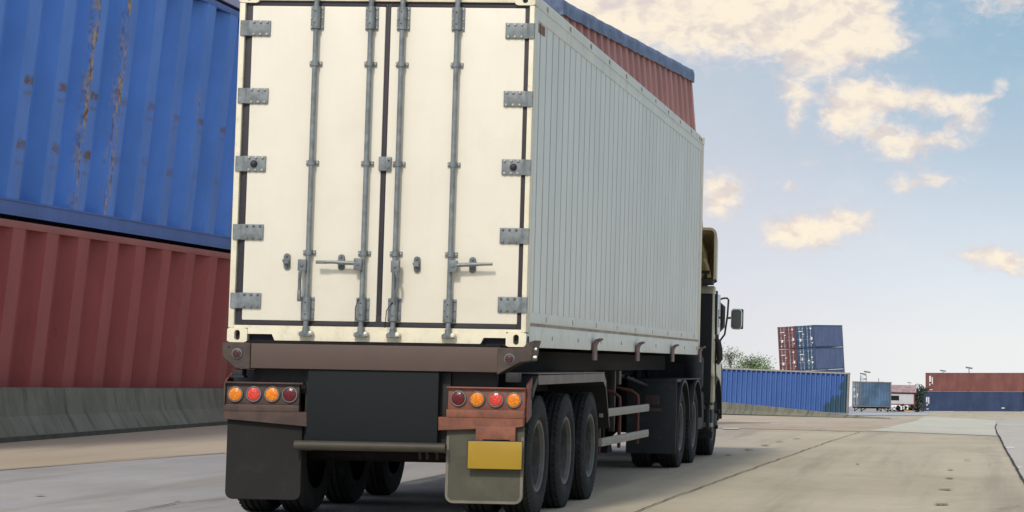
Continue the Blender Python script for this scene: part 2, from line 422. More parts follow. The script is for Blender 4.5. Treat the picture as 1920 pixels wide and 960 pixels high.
# ------------------------------------------------------------------ mesh builder
class MB:
    def __init__(s):
        s.bm = bmesh.new()
        s.done = 0

    def slot(s, i):
        """give every face added since the last call material slot i"""
        s.bm.faces.ensure_lookup_table()
        for k in range(s.done, len(s.bm.faces)): s.bm.faces[k].material_index = i
        s.done = len(s.bm.faces)

    def box(s, x0, x1, y0, y1, z0, z1, bev=0.0, mat=None):
        t = bmesh.new()
        vs = [t.verts.new((x, y, z)) for x in (x0, x1) for y in (y0, y1) for z in (z0, z1)]
        for q in ((0, 1, 3, 2), (4, 6, 7, 5), (0, 4, 5, 1), (2, 3, 7, 6), (0, 2, 6, 4), (1, 5, 7, 3)):
            t.faces.new([vs[i] for i in q])
        bmesh.ops.recalc_face_normals(t, faces=t.faces)
        if bev:
            bmesh.ops.bevel(t, geom=list(t.edges), offset=bev, segments=2, affect='EDGES', profile=.6)
        s._add(t, mat)

    def _add(s, t, mat=None):
        if mat is not None:
            bmesh.ops.transform(t, matrix=mat, verts=t.verts)
        me = bpy.data.meshes.new('tmp'); t.to_mesh(me); t.free()
        s.bm.from_mesh(me); bpy.data.meshes.remove(me)

    def prism(s, pts, axis, a, b, bev=0.0):
        """polygon pts in the plane normal to axis, extruded from a to b"""
        t = bmesh.new()
        def P(p, w):
            return {'x': (w, p[0], p[1]), 'y': (p[0], w, p[1]), 'z': (p[0], p[1], w)}[axis]
        va = [t.verts.new(P(p, a)) for p in pts]; vb = [t.verts.new(P(p, b)) for p in pts]
        n = len(pts)
        t.faces.new(va); t.faces.new(vb[::-1])
        for i in range(n):
            t.faces.new((va[i], vb[i], vb[(i + 1) % n], va[(i + 1) % n]))
        bmesh.ops.recalc_face_normals(t, faces=t.faces)
        if bev:
            bmesh.ops.bevel(t, geom=list(t.edges), offset=bev, segments=1, affect='EDGES')
        s._add(t)

    def tube(s, pts, r, seg=12, caps=True):
        """a round bar along a polyline; r is a number or one per point"""
        pts = [Vector(p) for p in pts]
        rs = r if isinstance(r, (list, tuple)) else [r] * len(pts)
        rings = []
        prev = None
        for i, p in enumerate(pts):
            d = (pts[min(i + 1, len(pts) - 1)] - pts[max(i - 1, 0)]).normalized()
            if prev is None:
                a = d.cross(Vector((0, 0, 1)))
                if a.length < .1: a = d.cross(Vector((0, 1, 0)))
                a.normalize()
            else:
                a = (prev - d * prev.dot(d)).normalized()
            prev = a
            b = d.cross(a)
            rings.append([s.bm.verts.new(p + (a * math.cos(2 * math.pi * k / seg) + b * math.sin(2 * math.pi * k / seg)) * rs[i]) for k in range(seg)])
        for i in range(len(rings) - 1):
            for k in range(seg):
                s.bm.faces.new((rings[i][k], rings[i][(k + 1) % seg], rings[i + 1][(k + 1) % seg], rings[i + 1][k]))
        if caps:
            s.bm.faces.new(rings[0][::-1]); s.bm.faces.new(rings[-1])

    def lathe(s, prof, origin=(0, 0, 0), axis='x', seg=36, caps=True):
        """profile of (offset along axis, radius) turned round the axis"""
        o = Vector(origin); rings = []
        for w, r in prof:
            ring = []
            for k in range(seg):
                a = 2 * math.pi * k / seg
                c, d = math.cos(a) * r, math.sin(a) * r
                v = {'x': (w, c, d), 'y': (d, w, c), 'z': (c, d, w)}[axis]
                ring.append(s.bm.verts.new(o + Vector(v)))
            rings.append(ring)
        for i in range(len(rings) - 1):
            for k in range(seg):
                s.bm.faces.new((rings[i][k], rings[i + 1][k], rings[i + 1][(k + 1) % seg], rings[i][(k + 1) % seg]))
        for ring in ((rings[0], rings[-1]) if caps else ()):
            try: s.bm.faces.new(ring)
            except ValueError: pass

    def bolt(s, x, y, z, r=.011, h=.012):
        """a round head standing out towards -y"""
        s.lathe([(y, r), (y - h * .6, r * .95), (y - h, r * .55)], (x, 0, z), 'y', 8)

    def quad(s, *ps):
        s.bm.faces.new([s.bm.verts.new(p) for p in ps])

    def build(s, name, mat, parent=None, smooth=35):
        bmesh.ops.recalc_face_normals(s.bm, faces=s.bm.faces)
        me = bpy.data.meshes.new(name)
        s.bm.to_mesh(me); s.bm.free()
        mats = mat if isinstance(mat, (list, tuple)) else [mat]
        for m in mats: me.materials.append(m)
        if smooth:
            for p in me.polygons: p.use_smooth = True
            me.set_sharp_from_angle(angle=R(smooth))
        o = bpy.data.objects.new(name, me)
        COL.objects.link(o)
        if parent: o.parent = parent
        return o


def tag(o, label=None, cat=None, group=None, kind=None):
    if label: o['label'] = label
    if cat: o['category'] = cat
    if group: o['group'] = group
    if kind: o['kind'] = kind
    return o


def thing(name, label, cat, loc=(0, 0, 0), rot=(0, 0, 0), group=None):
    o = bpy.data.objects.new(name, None)
    COL.objects.link(o)
    o.empty_display_size = .3
    o.location = loc; o.rotation_euler = rot
    return tag(o, label, cat, group)


def copy_part(o, parent, loc=None, rot=None):
    c = o.copy(); COL.objects.link(c); c.parent = parent
    if loc is not None: c.location = loc
    if rot is not None: c.rotation_euler = rot
    for ch in list(o.children):
        d = ch.copy(); COL.objects.link(d); d.parent = c
    return c


# ------------------------------------------------------------------ ground
def ground_mat():
    m = bpy.data.materials.new('worn_concrete_paving'); m.use_nodes = True
    t = NT(m.node_tree); b = t.n['Principled BSDF']
    co = t.new('ShaderNodeTexCoord').outputs['Object']
    x, y, z = t.sep(co)
    n = t.noise(co, .22, 6, .6)
    nf = t.noise(co, 3.5, 8, .7)
    warm = t.mix(t.step(n, .3, .7), (.45, .392, .27, 1), (.55, .487, .355, 1))
    cool = t.mix(t.step(n, .3, .7), (.34, .335, .325, 1), (.41, .405, .395, 1))
    side = t.step(t.math('ADD', x, t.math('MULTIPLY', t.math('SUBTRACT', n, .5), 3.0)), -1.0, 3.2)
    c = t.mix(side, cool, warm)
    c = t.mix(t.math('MULTIPLY', t.step(nf, .4, .75), .22), c, (.22, .19, .15, 1))
    # long worn wheel tracks and traffic film running along the lanes
    tr = t.noise(t.scale(co, (1.3, .055, 1)), 1.0, 5, .6, .3)
    c = t.mix(t.math('MULTIPLY', t.step(tr, .48, .72), .5), c, (.215, .185, .14, 1))
    pa = t.noise(t.scale(co, (.8, .35, 1)), .7, 8, .7, .6)
    c = t.mix(t.math('MULTIPLY', t.step(pa, .5, .66), .3), c, (.25, .215, .16, 1))
    oil = t.noise(t.scale(co, (2.2, .5, 1)), .9, 6, .72, .4)
    c = t.mix(t.math('MULTIPLY', t.step(oil, .63, .74), .5), c, (.13, .115, .09, 1))
    tr2 = t.noise(t.scale(co, (.5, .16, 1)), 1.1, 6, .65, .5)
    c = t.mix(t.math('MULTIPLY', t.step(tr2, .52, .72), .35), c, (.50, .465, .40, 1))
    sp = t.noise(co, 26, 4, .7)
    c = t.mix(t.math('MULTIPLY', t.step(sp, .62, .75), .35), c, (.16, .14, .12, 1))
    t.l.new(c, b.inputs['Base Color'])
    b.inputs['Roughness'].default_value = .75
    bn = t.new('ShaderNodeBump'); bn.inputs['Strength'].default_value = .35; bn.inputs['Distance'].default_value = .01
    t.l.new(t.noise(co, 18, 7, .7), bn.inputs['Height']); t.l.new(bn.outputs[0], b.inputs['Normal'])
    return m


def build_ground():
    b = MB()
    ys = [-80, -20, 0, 10, 18, 22, 23, 24, 25, 26, 27, 28, 29, 30] + [30 + 25 * i for i in range(1, 13)] + [500, 900, 1800, 4000]
    xs = [-2500, -400, -100, -30, -8, 0, 8, 30, 100, 400, 2500]
    g = [[b.bm.verts.new((x, y, zg(y))) for x in xs] for y in ys]
    for i in range(len(ys) - 1):
        for j in range(len(xs) - 1):
            b.bm.faces.new((g[i][j], g[i][j + 1], g[i + 1][j + 1], g[i + 1][j]))
    o = b.build('ground', ground_mat(), smooth=60)
    tag(o, kind='structure')


build_ground()


def road_sheet(name, pts, mat, lift=.004, nsub=14):
    """a painted or differently surfaced patch lying on the ground: two borders of world points"""
    b = MB()
    A, B = pts
    def samp(Ls, f):
        n = len(Ls) - 1
        k = min(int(f * n), n - 1); u = f * n - k
        return Ls[k].lerp(Ls[k + 1], u)
    rows = []
    for i in range(nsub + 1):
        f = i / nsub
        p, q = samp(A, f), samp(B, f)
        row = []
        for j in range(9):
            w = p.lerp(q, j / 8)
            row.append(b.bm.verts.new((w.x, w.y, zg(w.y) + lift)))
        rows.append(row)
    for i in range(nsub):
        for j in range(8):
            b.bm.faces.new((rows[i][j], rows[i][j + 1], rows[i + 1][j + 1], rows[i + 1][j]))
    o = b.build(name, mat, smooth=60)
    tag(o, kind='structure')
    return o


def paving(name, c1, c2, dirt=(.2, .17, .13, 1)):
    m = bpy.data.materials.new(name); m.use_nodes = True
    t = NT(m.node_tree); b = t.n['Principled BSDF']
    co = t.new('ShaderNodeTexCoord').outputs['Object']
    c = t.mix(t.step(t.noise(t.scale(co, (1, .25, 1)), .5, 6, .62), .3, .7), c1, c2)
    c = t.mix(t.math('MULTIPLY', t.step(t.noise(t.scale(co, (1.5, .12, 1)), 1.1, 6, .65, .3), .5, .75), .4), c, dirt)
    c = t.mix(t.math('MULTIPLY', t.step(t.noise(co, 14, 6, .7), .55, .75), .25), c, dirt)
    t.l.new(c, b.inputs['Base Color']); b.inputs['Roughness'].default_value = .78
    return m


MT['tan'] = paving('tan_shoulder_surface', (.43, .35, .245, 1), (.50, .42, .31, 1))
MT['palegreen'] = paving('pale_yard_surface', (.52, .51, .41, 1), (.58, .57, .47, 1), (.44, .43, .34, 1))
MT['palepink'] = paving('pale_apron_surface', (.46, .43, .37, 1), (.52, .49, .43, 1), (.38, .35, .30, 1))
MT['yardgrey'] = paving('grey_yard_surface', (.40, .42, .45, 1), (.45, .47, .50, 1), (.33, .34, .36, 1))
MT['joint'] = pbr('dark_joint_filler', (.035, .032, .028, 1), .8, vary=.3, scale=2)
MT['skid'] = pbr('dark_tar_mark', (.26, .23, .17, 1), .8, vary=.3, scale=4)
MT['roadwhite'] = pbr('road_paint', (.66, .64, .58, 1), .7, vary=.15, scale=3, dirt=.3, dirt_col=(.4, .37, .3, 1))

G = lambda l: [gnd(*p) for p in l]
# tan shoulder along the left barrier
road_sheet('shoulder', ([Vector((-7.75, -20, 0)), Vector((-7.62, 13.5, 0)), Vector((-7.7, 24, 0)), Vector((-7.8, 34, 0))],
                        [Vector((-7.0, -20, 0)), gnd(0, 882), gnd(420, 850), Vector((-.8, 30, 0))]), MT['tan'], .004, 24)
# tan lane in front of the far barrier and the paler yard beyond
road_sheet('far_lane', (G([(1300, 776), (1352, 778), (1500, 781.5), (1670, 786), (1716, 790)]),
                        G([(1300, 801.5), (1352, 803), (1500, 806.5), (1617, 809.5), (1630, 808.5)])), MT['tan'], .006, 24)
road_sheet('yard_surface', (G([(1630, 808.5), (1716, 790), (1735, 781)]), G([(1872, 818), (1866, 800), (1868, 788)])), MT['palegreen'], .008, 16)
road_sheet('apron', (G([(2100, 1100), (1990, 1010), (1921, 905), (1896, 862), (1874, 822), (1866, 802), (1869, 788)]),
                     G([(2900, 1100), (2600, 1010), (2300, 905), (2200, 862), (2150, 822), (2100, 802), (2060, 788)])), MT['palepink'], .010, 30)
road_sheet('yard_strip', (G([(1590, 779.0), (1740, 779.5)]), G([(1590, 774.6), (1740, 774.8)])), MT['yardgrey'], .02, 6)


def line_on_ground(name, pix, width, mat, lift=.012, jag=0.0):
    b = MB()
    P = G(pix)
    pts = []
    for i in range(len(P) - 1):
        n = max(2, int((P[i + 1] - P[i]).length / .35))
        for k in range(n):
            pts.append(P[i].lerp(P[i + 1], k / n))
    pts.append(P[-1])
    prev = None
    for i, p in enumerate(pts):
        d = (pts[min(i + 1, len(pts) - 1)] - pts[max(i - 1, 0)]); d.z = 0
        d.normalize()
        nrm = Vector((-d.y, d.x, 0))
        c = p + nrm * random.uniform(-jag, jag)
        w = width * random.uniform(.7, 1.3) if jag else width
        z = zg(c.y) + lift
        a = b.bm.verts.new((c.x + nrm.x * w / 2, c.y + nrm.y * w / 2, z)); e = b.bm.verts.new((c.x - nrm.x * w / 2, c.y - nrm.y * w / 2, z))
        if prev: b.bm.faces.new((prev[0], a, e, prev[1]))
        prev = (a, e)
    o = b.build(name, mat, smooth=0)
    tag(o, kind='structure')


line_on_ground('joint', [(1160, 977), (1205, 955), (1380, 891), (1480, 855), (1600, 815), (1612, 811)], .015, MT['joint'], .012, .012)
line_on_ground('joint', [(240, 962), (330, 945), (425, 936)], .018, MT['joint'], .012, .01)
line_on_ground('joint', [(0, 882.5), (110, 873), (240, 862), (420, 850.5)], .02, MT['joint'], .012, .006)
line_on_ground('joint', [(1352, 803.3), (1500, 807), (1617, 810), (1760, 814), (1872, 818.5)], .035, MT['skid'], .014, .02)
line_on_ground('joint', [(1869, 795), (1866, 802), (1870, 815), (1882, 838), (1897, 864), (1921, 907), (1990, 1010)], .032, MT['joint'], .016, .004)


def mark(name, px0, px1, py, thick, mat, lift=.015):
    """a dash lying across the view on the ground"""
    b = MB()
    a, c, d, e = gnd(px0, py + thick / 2), gnd(px1, py + thick / 2 + (px1 - px0) * .01), gnd(px1 + 4, py - thick / 2), gnd(px0 + 5, py - thick / 2 - .3)
    b.quad(*[(p.x, p.y, zg(p.y) + lift) for p in (a, c, d, e)])
    o = b.build(name, mat, smooth=0)
    tag(o, kind='structure')


def smudge(name, px0, px1, py, thick, mat, lift=.015):
    """an irregular flat patch of tar"""
    b = MB(); rnd = random.Random(int(px0))
    c = gnd((px0 + px1) / 2, py); w = (gnd(px1, py) - gnd(px0, py)).length / 2; d = (gnd((px0 + px1) / 2, py - thick / 2) - gnd((px0 + px1) / 2, py + thick / 2)).length / 2
    ring = []
    for k in range(22):
        a = 2 * math.pi * k / 22; q = rnd.uniform(.45, 1.15)
        ring.append(b.bm.verts.new((c.x + math.cos(a) * w * q, c.y + math.sin(a) * d * q, zg(c.y + math.sin(a) * d * q) + lift)))
    b.bm.faces.new(ring)
    o = b.build(name, mat, smooth=0)
    tag(o, kind='structure')


for a in [(1353, 1384, 804.5, 2.6), (1441, 1462, 796.3, 2.0), (1510, 1525, 790.6, 1.4), (1524, 1538, 804, 1.8), (1652, 1664, 802, 1.6), (1883, 1900, 841, 5), (1905, 1914, 878, 4)]:
    mark('lane_dash', a[0], a[1], a[2], a[3] * .62, MT['roadwhite'])
for a in [(1393, 1414, 844, 1.6), (1424, 1444, 836, 1.5), (1452, 1472, 829, 1.2), (1486, 1500, 823, 1.0), (1776, 1788, 882, 1.8), (1770, 1788, 898, 2), (1760, 1786, 919, 2.6), (1750, 1784, 947, 3.4), (1604, 1612, 871, 1.4), (1852, 1858, 874, 1.4), (60, 88, 931, 1.4), (325, 340, 941, 1.6), (1360, 1372, 854, 1.5)]:
    smudge('tar_mark', *a, MT['skid'])


# ------------------------------------------------------------------ concrete barriers
def barrier_mat(name, k=1.0):
    m = bpy.data.materials.new(name); m.use_nodes = True
    t = NT(m.node_tree); b = t.n['Principled BSDF']
    co = t.new('ShaderNodeTexCoord').outputs['Object']
    x, y, z = t.sep(co)
    n = t.noise(co, 1.3, 6, .65)
    c = t.mix(t.step(n, .3, .7), (.18 * k, .178 * k, .128 * k, 1), (.25 * k, .245 * k, .185 * k, 1))
    st = t.noise(t.scale(co, (0, 2.6, .42)), 1.5, 7, .7)
    c = t.mix(t.math('MULTIPLY', t.step(st, .48, .68), .7), c, (.055 * k, .062 * k, .060 * k, 1))
    st2 = t.noise(t.scale(co, (0, 5.5, .5)), 1.7, 5, .65)
    c = t.mix(t.math('MULTIPLY', t.step(st2, .6, .74), .22), c, (.34 * k, .33 * k, .27 * k, 1))
    t.l.new(c, b.inputs['Base Color']); b.inputs['Roughness'].default_value = .85
    bn = t.new('ShaderNodeBump'); bn.inputs['Strength'].default_value = .4; bn.inputs['Distance'].default_value = .015
    t.l.new(t.noise(co, 9, 7, .7), bn.inputs['Height']); t.l.new(bn.outputs[0], b.inputs['Normal'])
    return m


MT['barrier'] = barrier_mat('mossy_concrete', .85)
MT['barrier_lip'] = pbr('dark_concrete_lip', (.075, .072, .056, 1), .85, vary=.25, scale=4)  # lip darker than the wall body above it


def barrier(name, label, stations):
    """stations: (front base point, backwards unit vector, height, base z)"""
    root = thing(name, label, 'barrier', (stations[0][0].x, stations[0][0].y, stations[0][3]))
    o0 = root.location.copy()
    def loft(prof_fn, nm, mat):
        b = MB(); prev = None; first = last = None
        for p, back, h, z0 in stations:
            ring = [b.bm.verts.new((p.x + back.x * u - o0.x, p.y + back.y * u - o0.y, z0 + v - o0.z)) for u, v in prof_fn(h)]
            if prev:
                n = len(ring)
                for k in range(n): b.bm.faces.new((prev[k], prev[(k + 1) % n], ring[(k + 1) % n], ring[k]))
            else: b.bm.faces.new(ring)
            prev = ring
        b.bm.faces.new(prev[::-1])
        return b.build(nm, mat, root, smooth=25)
    loft(lambda h: [(0, -.1), (0, .1 * h), (.62, .1 * h), (.62, -.1)], 'base_lip', MT['barrier_lip'])
    loft(lambda h: [(.02, .1 * h), (.17, .44 * h), (.19, .46 * h), (.27, h - .01), (.29, h), (.45, h), (.6, .44 * h), (.6, .1 * h)], 'wall_body', MT['barrier'])


st = []
for i in range(13):
    y = -14 + 42 * i / 12
    p = Vector((-7.56 - .015 * (y - 14), y, 0)); h = .775 - .0105 * (y - 14)
    st.append((p, Vector((-1, 0, 0)), h, 0.0))
barrier('concrete_barrier', 'long grey green concrete barrier in front of the big red container on the left', st)
st = []
for i in range(11):
    f = i / 10
    px = 1250 + (1672 - 1250) * f
    py = 775.2 + 10.6 * f
    p = gnd(px, py)
    top = 750 + (1352 - 1250) * -.0 + (785.5 - 749) * max(0, (px - 1300) / 372) ** 1.15
    D = p.y - CAM.y
    h = max(.05, (py - top) * D / FPX)
    st.append((p, Vector((-.25, .97, 0)), h, zg(p.y)))
barrier('concrete_barrier', 'low concrete barrier tapering down to the road in front of the long bright blue container', st)


# ------------------------------------------------------------------ shipping containers
def corrugated(L, z0, z1, pitch, depth, y0, sign=-1, x_start=0.0, outer=.36, slope=.16):
    """folded sheet along x; ridges stand out to sign*y"""
    b = MB(); prof = []
    x = x_start
    inn = 1 - outer - 2 * slope
    prof.append((0, 0))
    k = 0
    while True:
        xs = x + k * pitch
        if xs > L: break
        for u, d in ((0, 1), (outer, 1), (outer + slope, 0), (outer + slope + inn, 0)):
            xx = xs + u * pitch
            if 0 < xx < L: prof.append((xx, d))
        k += 1
    prof.append((L, 0))
    prev = None
    nz = 6
    for xx, d in prof:
        ring = [b.bm.verts.new((xx, y0 + sign * depth * d, z0 + (z1 - z0) * q / nz)) for q in range(nz + 1)]
        if prev:
            for q in range(nz): b.bm.faces.new((prev[q], ring[q], ring[q + 1], prev[q + 1]))
        prev = ring
    # back face so that the sheet has thickness
    r0 = [b.bm.verts.new((0, y0 - sign * .02, z)) for z in (z0, z1)]; r1 = [b.bm.verts.new((L, y0 - sign * .02, z)) for z in (z0, z1)]
    b.bm.faces.new((r0[0], r0[1], r1[1], r1[0]))
    return b


def casting(b, x0, x1, y0, y1, z0, z1):
    b.box(x0, x1, y0, y1, z0, z1, .012)


def make_container(name, label, loc, rot, L, H, W, panel, frame, pitch=.28, depth=.045, x_start=.12, group=None, fold=(.36, .16), post=None,
                   doors=False, side=None, rods=None, marks=None, rail=.10, brail=.16, tarp=None, mark_end=None, topcap=None):
    root = thing(name, label, 'shipping container', loc, rot, group)
    e = .004
    k = rail
    # frame: rails, posts and corner castings
    for y0, y1 in ((0, k), (W - k, W)):
        b = MB(); b.box(.17, L - .17, y0 + .004, y1 - .004, H - k, H - .004, .008); b.build('top_rail', topcap or frame, root)
        b = MB()
        b.box(.17, L - .17, y0 + .004, y1 - .004, .02, brail, .008)
        b.box(.17, L - .17, y0 - .012, y1 + .012, .02, .05, .006); b.box(.17, L - .17, y0 - .012, y1 + .012, brail - .03, brail, .006)
        b.build('bottom_rail', frame, root)
    for x0, x1 in ((.02, .15), (L - .15, L - .02)):
        for y0, y1 in ((.006, .15), (W - .15, W - .006)):
            b = MB(); b.box(x0, x1, y0, y1, .119, H - .119, .008); b.build('corner_post', post or frame, root)
    for x0, x1 in ((0, .178), (L - .178, L)):
        for y0, y1 in ((0, .162), (W - .162, W)):
            for z0, z1 in ((0, .118), (H - .118, H)):
                b = MB(); casting(b, x0, x1, y0 - .004, y1 + .004, z0, z1); b.build('corner_casting', frame, root)
    o = corrugated(L - .3, brail - .01, H - k + .01, pitch, depth, depth + .012, -1, x_start, *fold).build('side_panel', side or panel, root, smooth=20)
    o.location.x = .15
    o = corrugated(L - .3, brail - .01, H - k + .01, pitch, depth, W - depth - .012, 1, x_start, *fold).build('side_panel', side or panel, root, smooth=20)
    o.location.x = .15
    b = MB(); b.box(.1, L - .1, k - .02, W - k + .02, H - .05, H - .02); b.build('roof_panel', frame, root)
    b = MB(); b.box(.1, L - .1, k - .02, W - k + .02, .06, .12); b.build('floor_frame', frame, root)
    o = corrugated(W - .3, .12, H - .1, .3, .04, 0, -1, .1).build('end_wall', panel, root, smooth=20)
    o.location = (L - .06, .15, 0); o.rotation_euler = (0, 0, R(90))
    for xa in (L - .14, .03):
        for za in (.03, H - .13):
            b = MB(); b.box(xa, xa + .11, .15, W - .15, za, za + .11); b.build('end_rail', frame, root)
    if doors:
        for y0, y1 in ((.155, W / 2 - .012), (W / 2 + .012, W - .155)):
            b = MB(); b.box(.05, .09, y0, y1, .155, H - .135, .006)
            n = 5
            for i in range(n):
                z0 = .22 + (H - .45) * i / n
                b.box(.028, .052, y0 + .06, y1 - .06, z0, z0 + (H - .45) / n - .10, .008)
            d = b.build('door', panel, root)
            for f in (.30, .72):
                y = y0 + (y1 - y0) * f
                b = MB(); b.tube([(.0, y, .08), (.0, y, H - .08)], .016, 8)
                for z in (.35, H * .5, H - .4): b.box(-.012, .03, y - .05, y + .05, z - .02, z + .02)
                b.box(-.03, 0, y - .02, y + .22, H * .38, H * .38 + .035)
                b.build('locking_rod', rods or MT['galv'], d)
        for (y0, y1, z0, z1, mt) in (marks or []):
            b = MB(); b.box(-.012, .024, y0, y1, z0, z1); b.build('placard', mt, root)
    else:
        o = corrugated(W - .3, .12, H - .1, .3, .04, 0, 1, .1).build('end_wall', panel, root, smooth=20)
        o.location = (.06, .15, 0); o.rotation_euler = (0, 0, R(90))
    if mark_end:
        for (x0, x1, z0, z1) in mark_end:
            b = MB(); b.box(x0, x1, -.022, .0, z0, z1); b.build('marking', MT['white'], root)
    if tarp:
        b = MB(); n = 60
        prof = [(-.035, H - .17), (-.05, H + .02), (-.03, H + .14), (.10, H + .21), (W / 2, H + .25), (W - .12, H + .21), (W + .03, H + .14), (W + .035, H - .17)]
        prev = None
        for i in range(n + 1):
            x = -.04 + (L + .08) * i / n
            w = math.sin(i * 1.7) * .003 + math.sin(i * .63 + 1) * .004
            ring = [b.bm.verts.new((x, y + (w if q in (1, 2) else 0) * (-1), z + (random.uniform(-.015, .015) if q in (0, 7) else w))) for q, (y, z) in enumerate(prof)]
            if prev:
                for q in range(len(prof) - 1): b.bm.faces.new((prev[q], ring[q], ring[q + 1], prev[q + 1]))
            else: b.bm.faces.new(ring)
            prev = ring
        b.bm.faces.new(prev[::-1])
        b.build('tarpaulin', tarp, root, smooth=60)
    return root


# ---- big stack on the left
XL = -8.25
Y0L = 4.0
LL = 30.0
blue_near = steel_box_mat('blue_painted_steel_rusty', (.092, .262, .72, 1), 1.29, .45 + .15, rust=.0,
                          bands=((5.42 - 3.34 - .26, .022, .10, 1.0), (5.22 - 3.34 - .26, .022, .05, .5), (4.30 - 3.34 - .1, .022, .12, 1.0), (3.95 - 3.34 - .02, .02, .05, .35)),
                          flake=1.0, flake_x=((13.1, .6, 1.42), (14.5, .6, 1.32), (11.9, .5, .6), (15.8, .6, .55), (17.2, .6, .45), (18.5, .6, .6), (19.8, .6, .5), (21.0, .6, .5)), outer=.36)
blue_frame = steel_box_mat('blue_frame_steel', (.075, .165, .44, 1), rust=.5)
red_near = steel_box_mat('red_painted_steel', (.36, .070, .060, 1), 1.29, .85 + .15, rust=.1, flake=.7,
                         flake_x=((12.5, .4, .6), (18.6, .6, .8), (16.3, .5, .4)), flake_col=(.30, .24, .30, 1), rust_col=(.16, .05, .035, 1), fade=.08)
red_frame = steel_box_mat('red_frame_steel', (.36, .11, .095, 1), rust=.5)
mauve = steel_box_mat('faded_blue_steel', (.42, .43, .60, 1), rust=.3)
LEANL = R(4.5)
def left_loc(z):
    """base corner of a box of the stack, which leans a little towards the road"""
    return (XL + (z - 2.4) * math.sin(LEANL), Y0L, 2.4 + (z - 2.4) * math.cos(LEANL))
left_rot = (Matrix.Rotation(LEANL, 3, 'Y') @ Matrix.Rotation(R(90), 3, 'Z')).to_euler()
make_container('shipping_container', 'dull red corrugated container behind the grey concrete barrier, lowest of the left stack', left_loc(0), left_rot,
               LL, 3.24, 2.9, red_near, red_frame, 1.29, .21, .85, 'containers stacked on the left', rail=.115, brail=.2)
make_container('shipping_container', 'big rusty bright blue corrugated container on top of the dull red one', left_loc(3.285), left_rot,
               LL, 4.48, 2.9, blue_near, blue_frame, 1.29, .22, .45, 'containers stacked on the left', rail=.11, brail=.26)
make_container('shipping_container', 'faded container at the very top left, only its bottom rail showing above the blue one', left_loc(7.80), left_rot,
               LL, 3.2, 2.9, mauve, mauve, 1.29, .15, .45, 'containers stacked on the left', rail=.11, brail=.26)

# ---- tall stack beyond the truck, the top one under a blue tarpaulin
pink = steel_box_mat('flare_pink_red_steel', (.41, .19, .165, 1), rust=.2)  # pale pink wash of lens flare mixed into the red colour
pinkf = steel_box_mat('flare_pink_red_frame', (.50, .28, .25, 1), rust=.2)
tarpm = pbr('blue_tarpaulin', (.10, .135, .235, 1), .5, vary=.4, scale=2.2, dirt=.35, dirt_col=(.33, .36, .45, 1), bump=.6, bscale=6)
ftop = at(1298, 152, 40.0)
dirv = Vector((.100, .995, 0)).normalized()
near = ftop - dirv * 12.19
zb = zg(34)
hh = (ftop.z + .02 - zb) / 3
ang = math.atan2(dirv.y, dirv.x)
for i, lb in enumerate(('pinkish red container at the bottom of the tall stack ahead of the truck', 'pinkish red container in the middle of the tall stack ahead of the truck',
                        'pinkish red open top container with a blue tarpaulin over it, seen above the truck')):
    dz = hh * (3 - i)
    make_container('shipping_container', lb, (near.x + dz * math.sin(R(5.6)), near.y, zb + 3 * hh - dz * math.cos(R(5.6))), (Matrix.Rotation(-R(5.6), 3, 'Y') @ Matrix.Rotation(ang, 3, 'Z')).to_euler(), 12.19, hh, 2.44, pink, pinkf, .55, .12, .2,
                   'containers stacked ahead of the truck', tarp=tarpm if i == 2 else None)

# ---- long blue container behind the far barrier
Lb = 9.45
lblue = steel_box_mat('bright_blue_steel', (.040, .112, .34, 1), rust=0, fade=.04, streak=.08, patch=(Lb - 1.15, (.018, .060, .070, 1)))
lbluef = steel_box_mat('blue_grey_frame', (.17, .20, .32, 1), rust=.6)
pr = at(1592, 700, 142.0)
th = R(2.2)
pl = Vector((pr.x - Lb * math.cos(th), pr.y - Lb * math.sin(th), 0))
cb = make_container('shipping_container', 'long bright blue corrugated container behind the low concrete barrier', (pl.x, pl.y, zg(142) + .12), (0, R(1.3), th),
                    Lb, 2.896, 2.44, lblue, lbluef, .34, .16, .1, None, (.34, .10), post=MT['fender_top'], topcap=MT['rail'])
orange = steel_box_mat('orange_red_steel', (.50, .14, .075, 1), rust=.2)
make_container('shipping_container', 'orange red container just showing left of the long bright blue one', (pl.x - 6.25, pl.y + .9, zg(143) + .15), (0, 0, R(-3)),
               6.06, 2.75, 2.44, orange, orange, .3, .05, .1)

# ---- block of containers standing behind it, two columns, the upper pair of each in view
dred = steel_box_mat('dark_red_steel', (.125, .042, .048, 1), rust=.2)
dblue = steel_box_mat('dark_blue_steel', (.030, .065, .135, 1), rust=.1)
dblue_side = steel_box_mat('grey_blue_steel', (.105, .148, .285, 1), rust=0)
YS = 281.0
base = at(1530, 694, YS)
th = R(75.5)
tilt = R(4.2)
def stack_loc(col, lvl):
    """bottom right front corner of the box in this column and level; the yard they stand on slopes"""
    v = Vector((-math.sin(th), math.cos(th), 0)) * (2.47 * col)
    up = Vector((-math.sin(tilt), 0, math.cos(tilt)))
    h = (0, 2.62, 5.24, 8.15)[lvl] - 5.24
    rise = Vector((0, 0, 1)) * (-v.x * -math.tan(tilt))
    return Vector((base.x, base.y, base.z)) + v + rise + up * h
rot = (Matrix.Rotation(-tilt, 3, 'Y') @ Matrix.Rotation(th, 3, 'Z')).to_euler()
W8 = MT['white']
MT['greenmark'] = pbr('green_placard', (.05, .35, .16, 1), .6)
blabels = {(0, 2): 'dark blue container, lower one of the visible pair beside the dark red ones', (0, 3): 'dark blue container at the top right of the far tilted block',
           (1, 2): 'dark red container under the top one, left of the dark blue pair', (1, 3): 'dark red container at the top left of the far tilted block',
           (0, 0): 'dark blue container at ground level of the far block, hidden by the long blue one', (0, 1): 'dark blue container on the second level of the far block, mostly hidden',
           (1, 0): 'dark red container at ground level of the far block, hidden by the long blue one', (1, 1): 'dark red container on the second level of the far block, mostly hidden'}
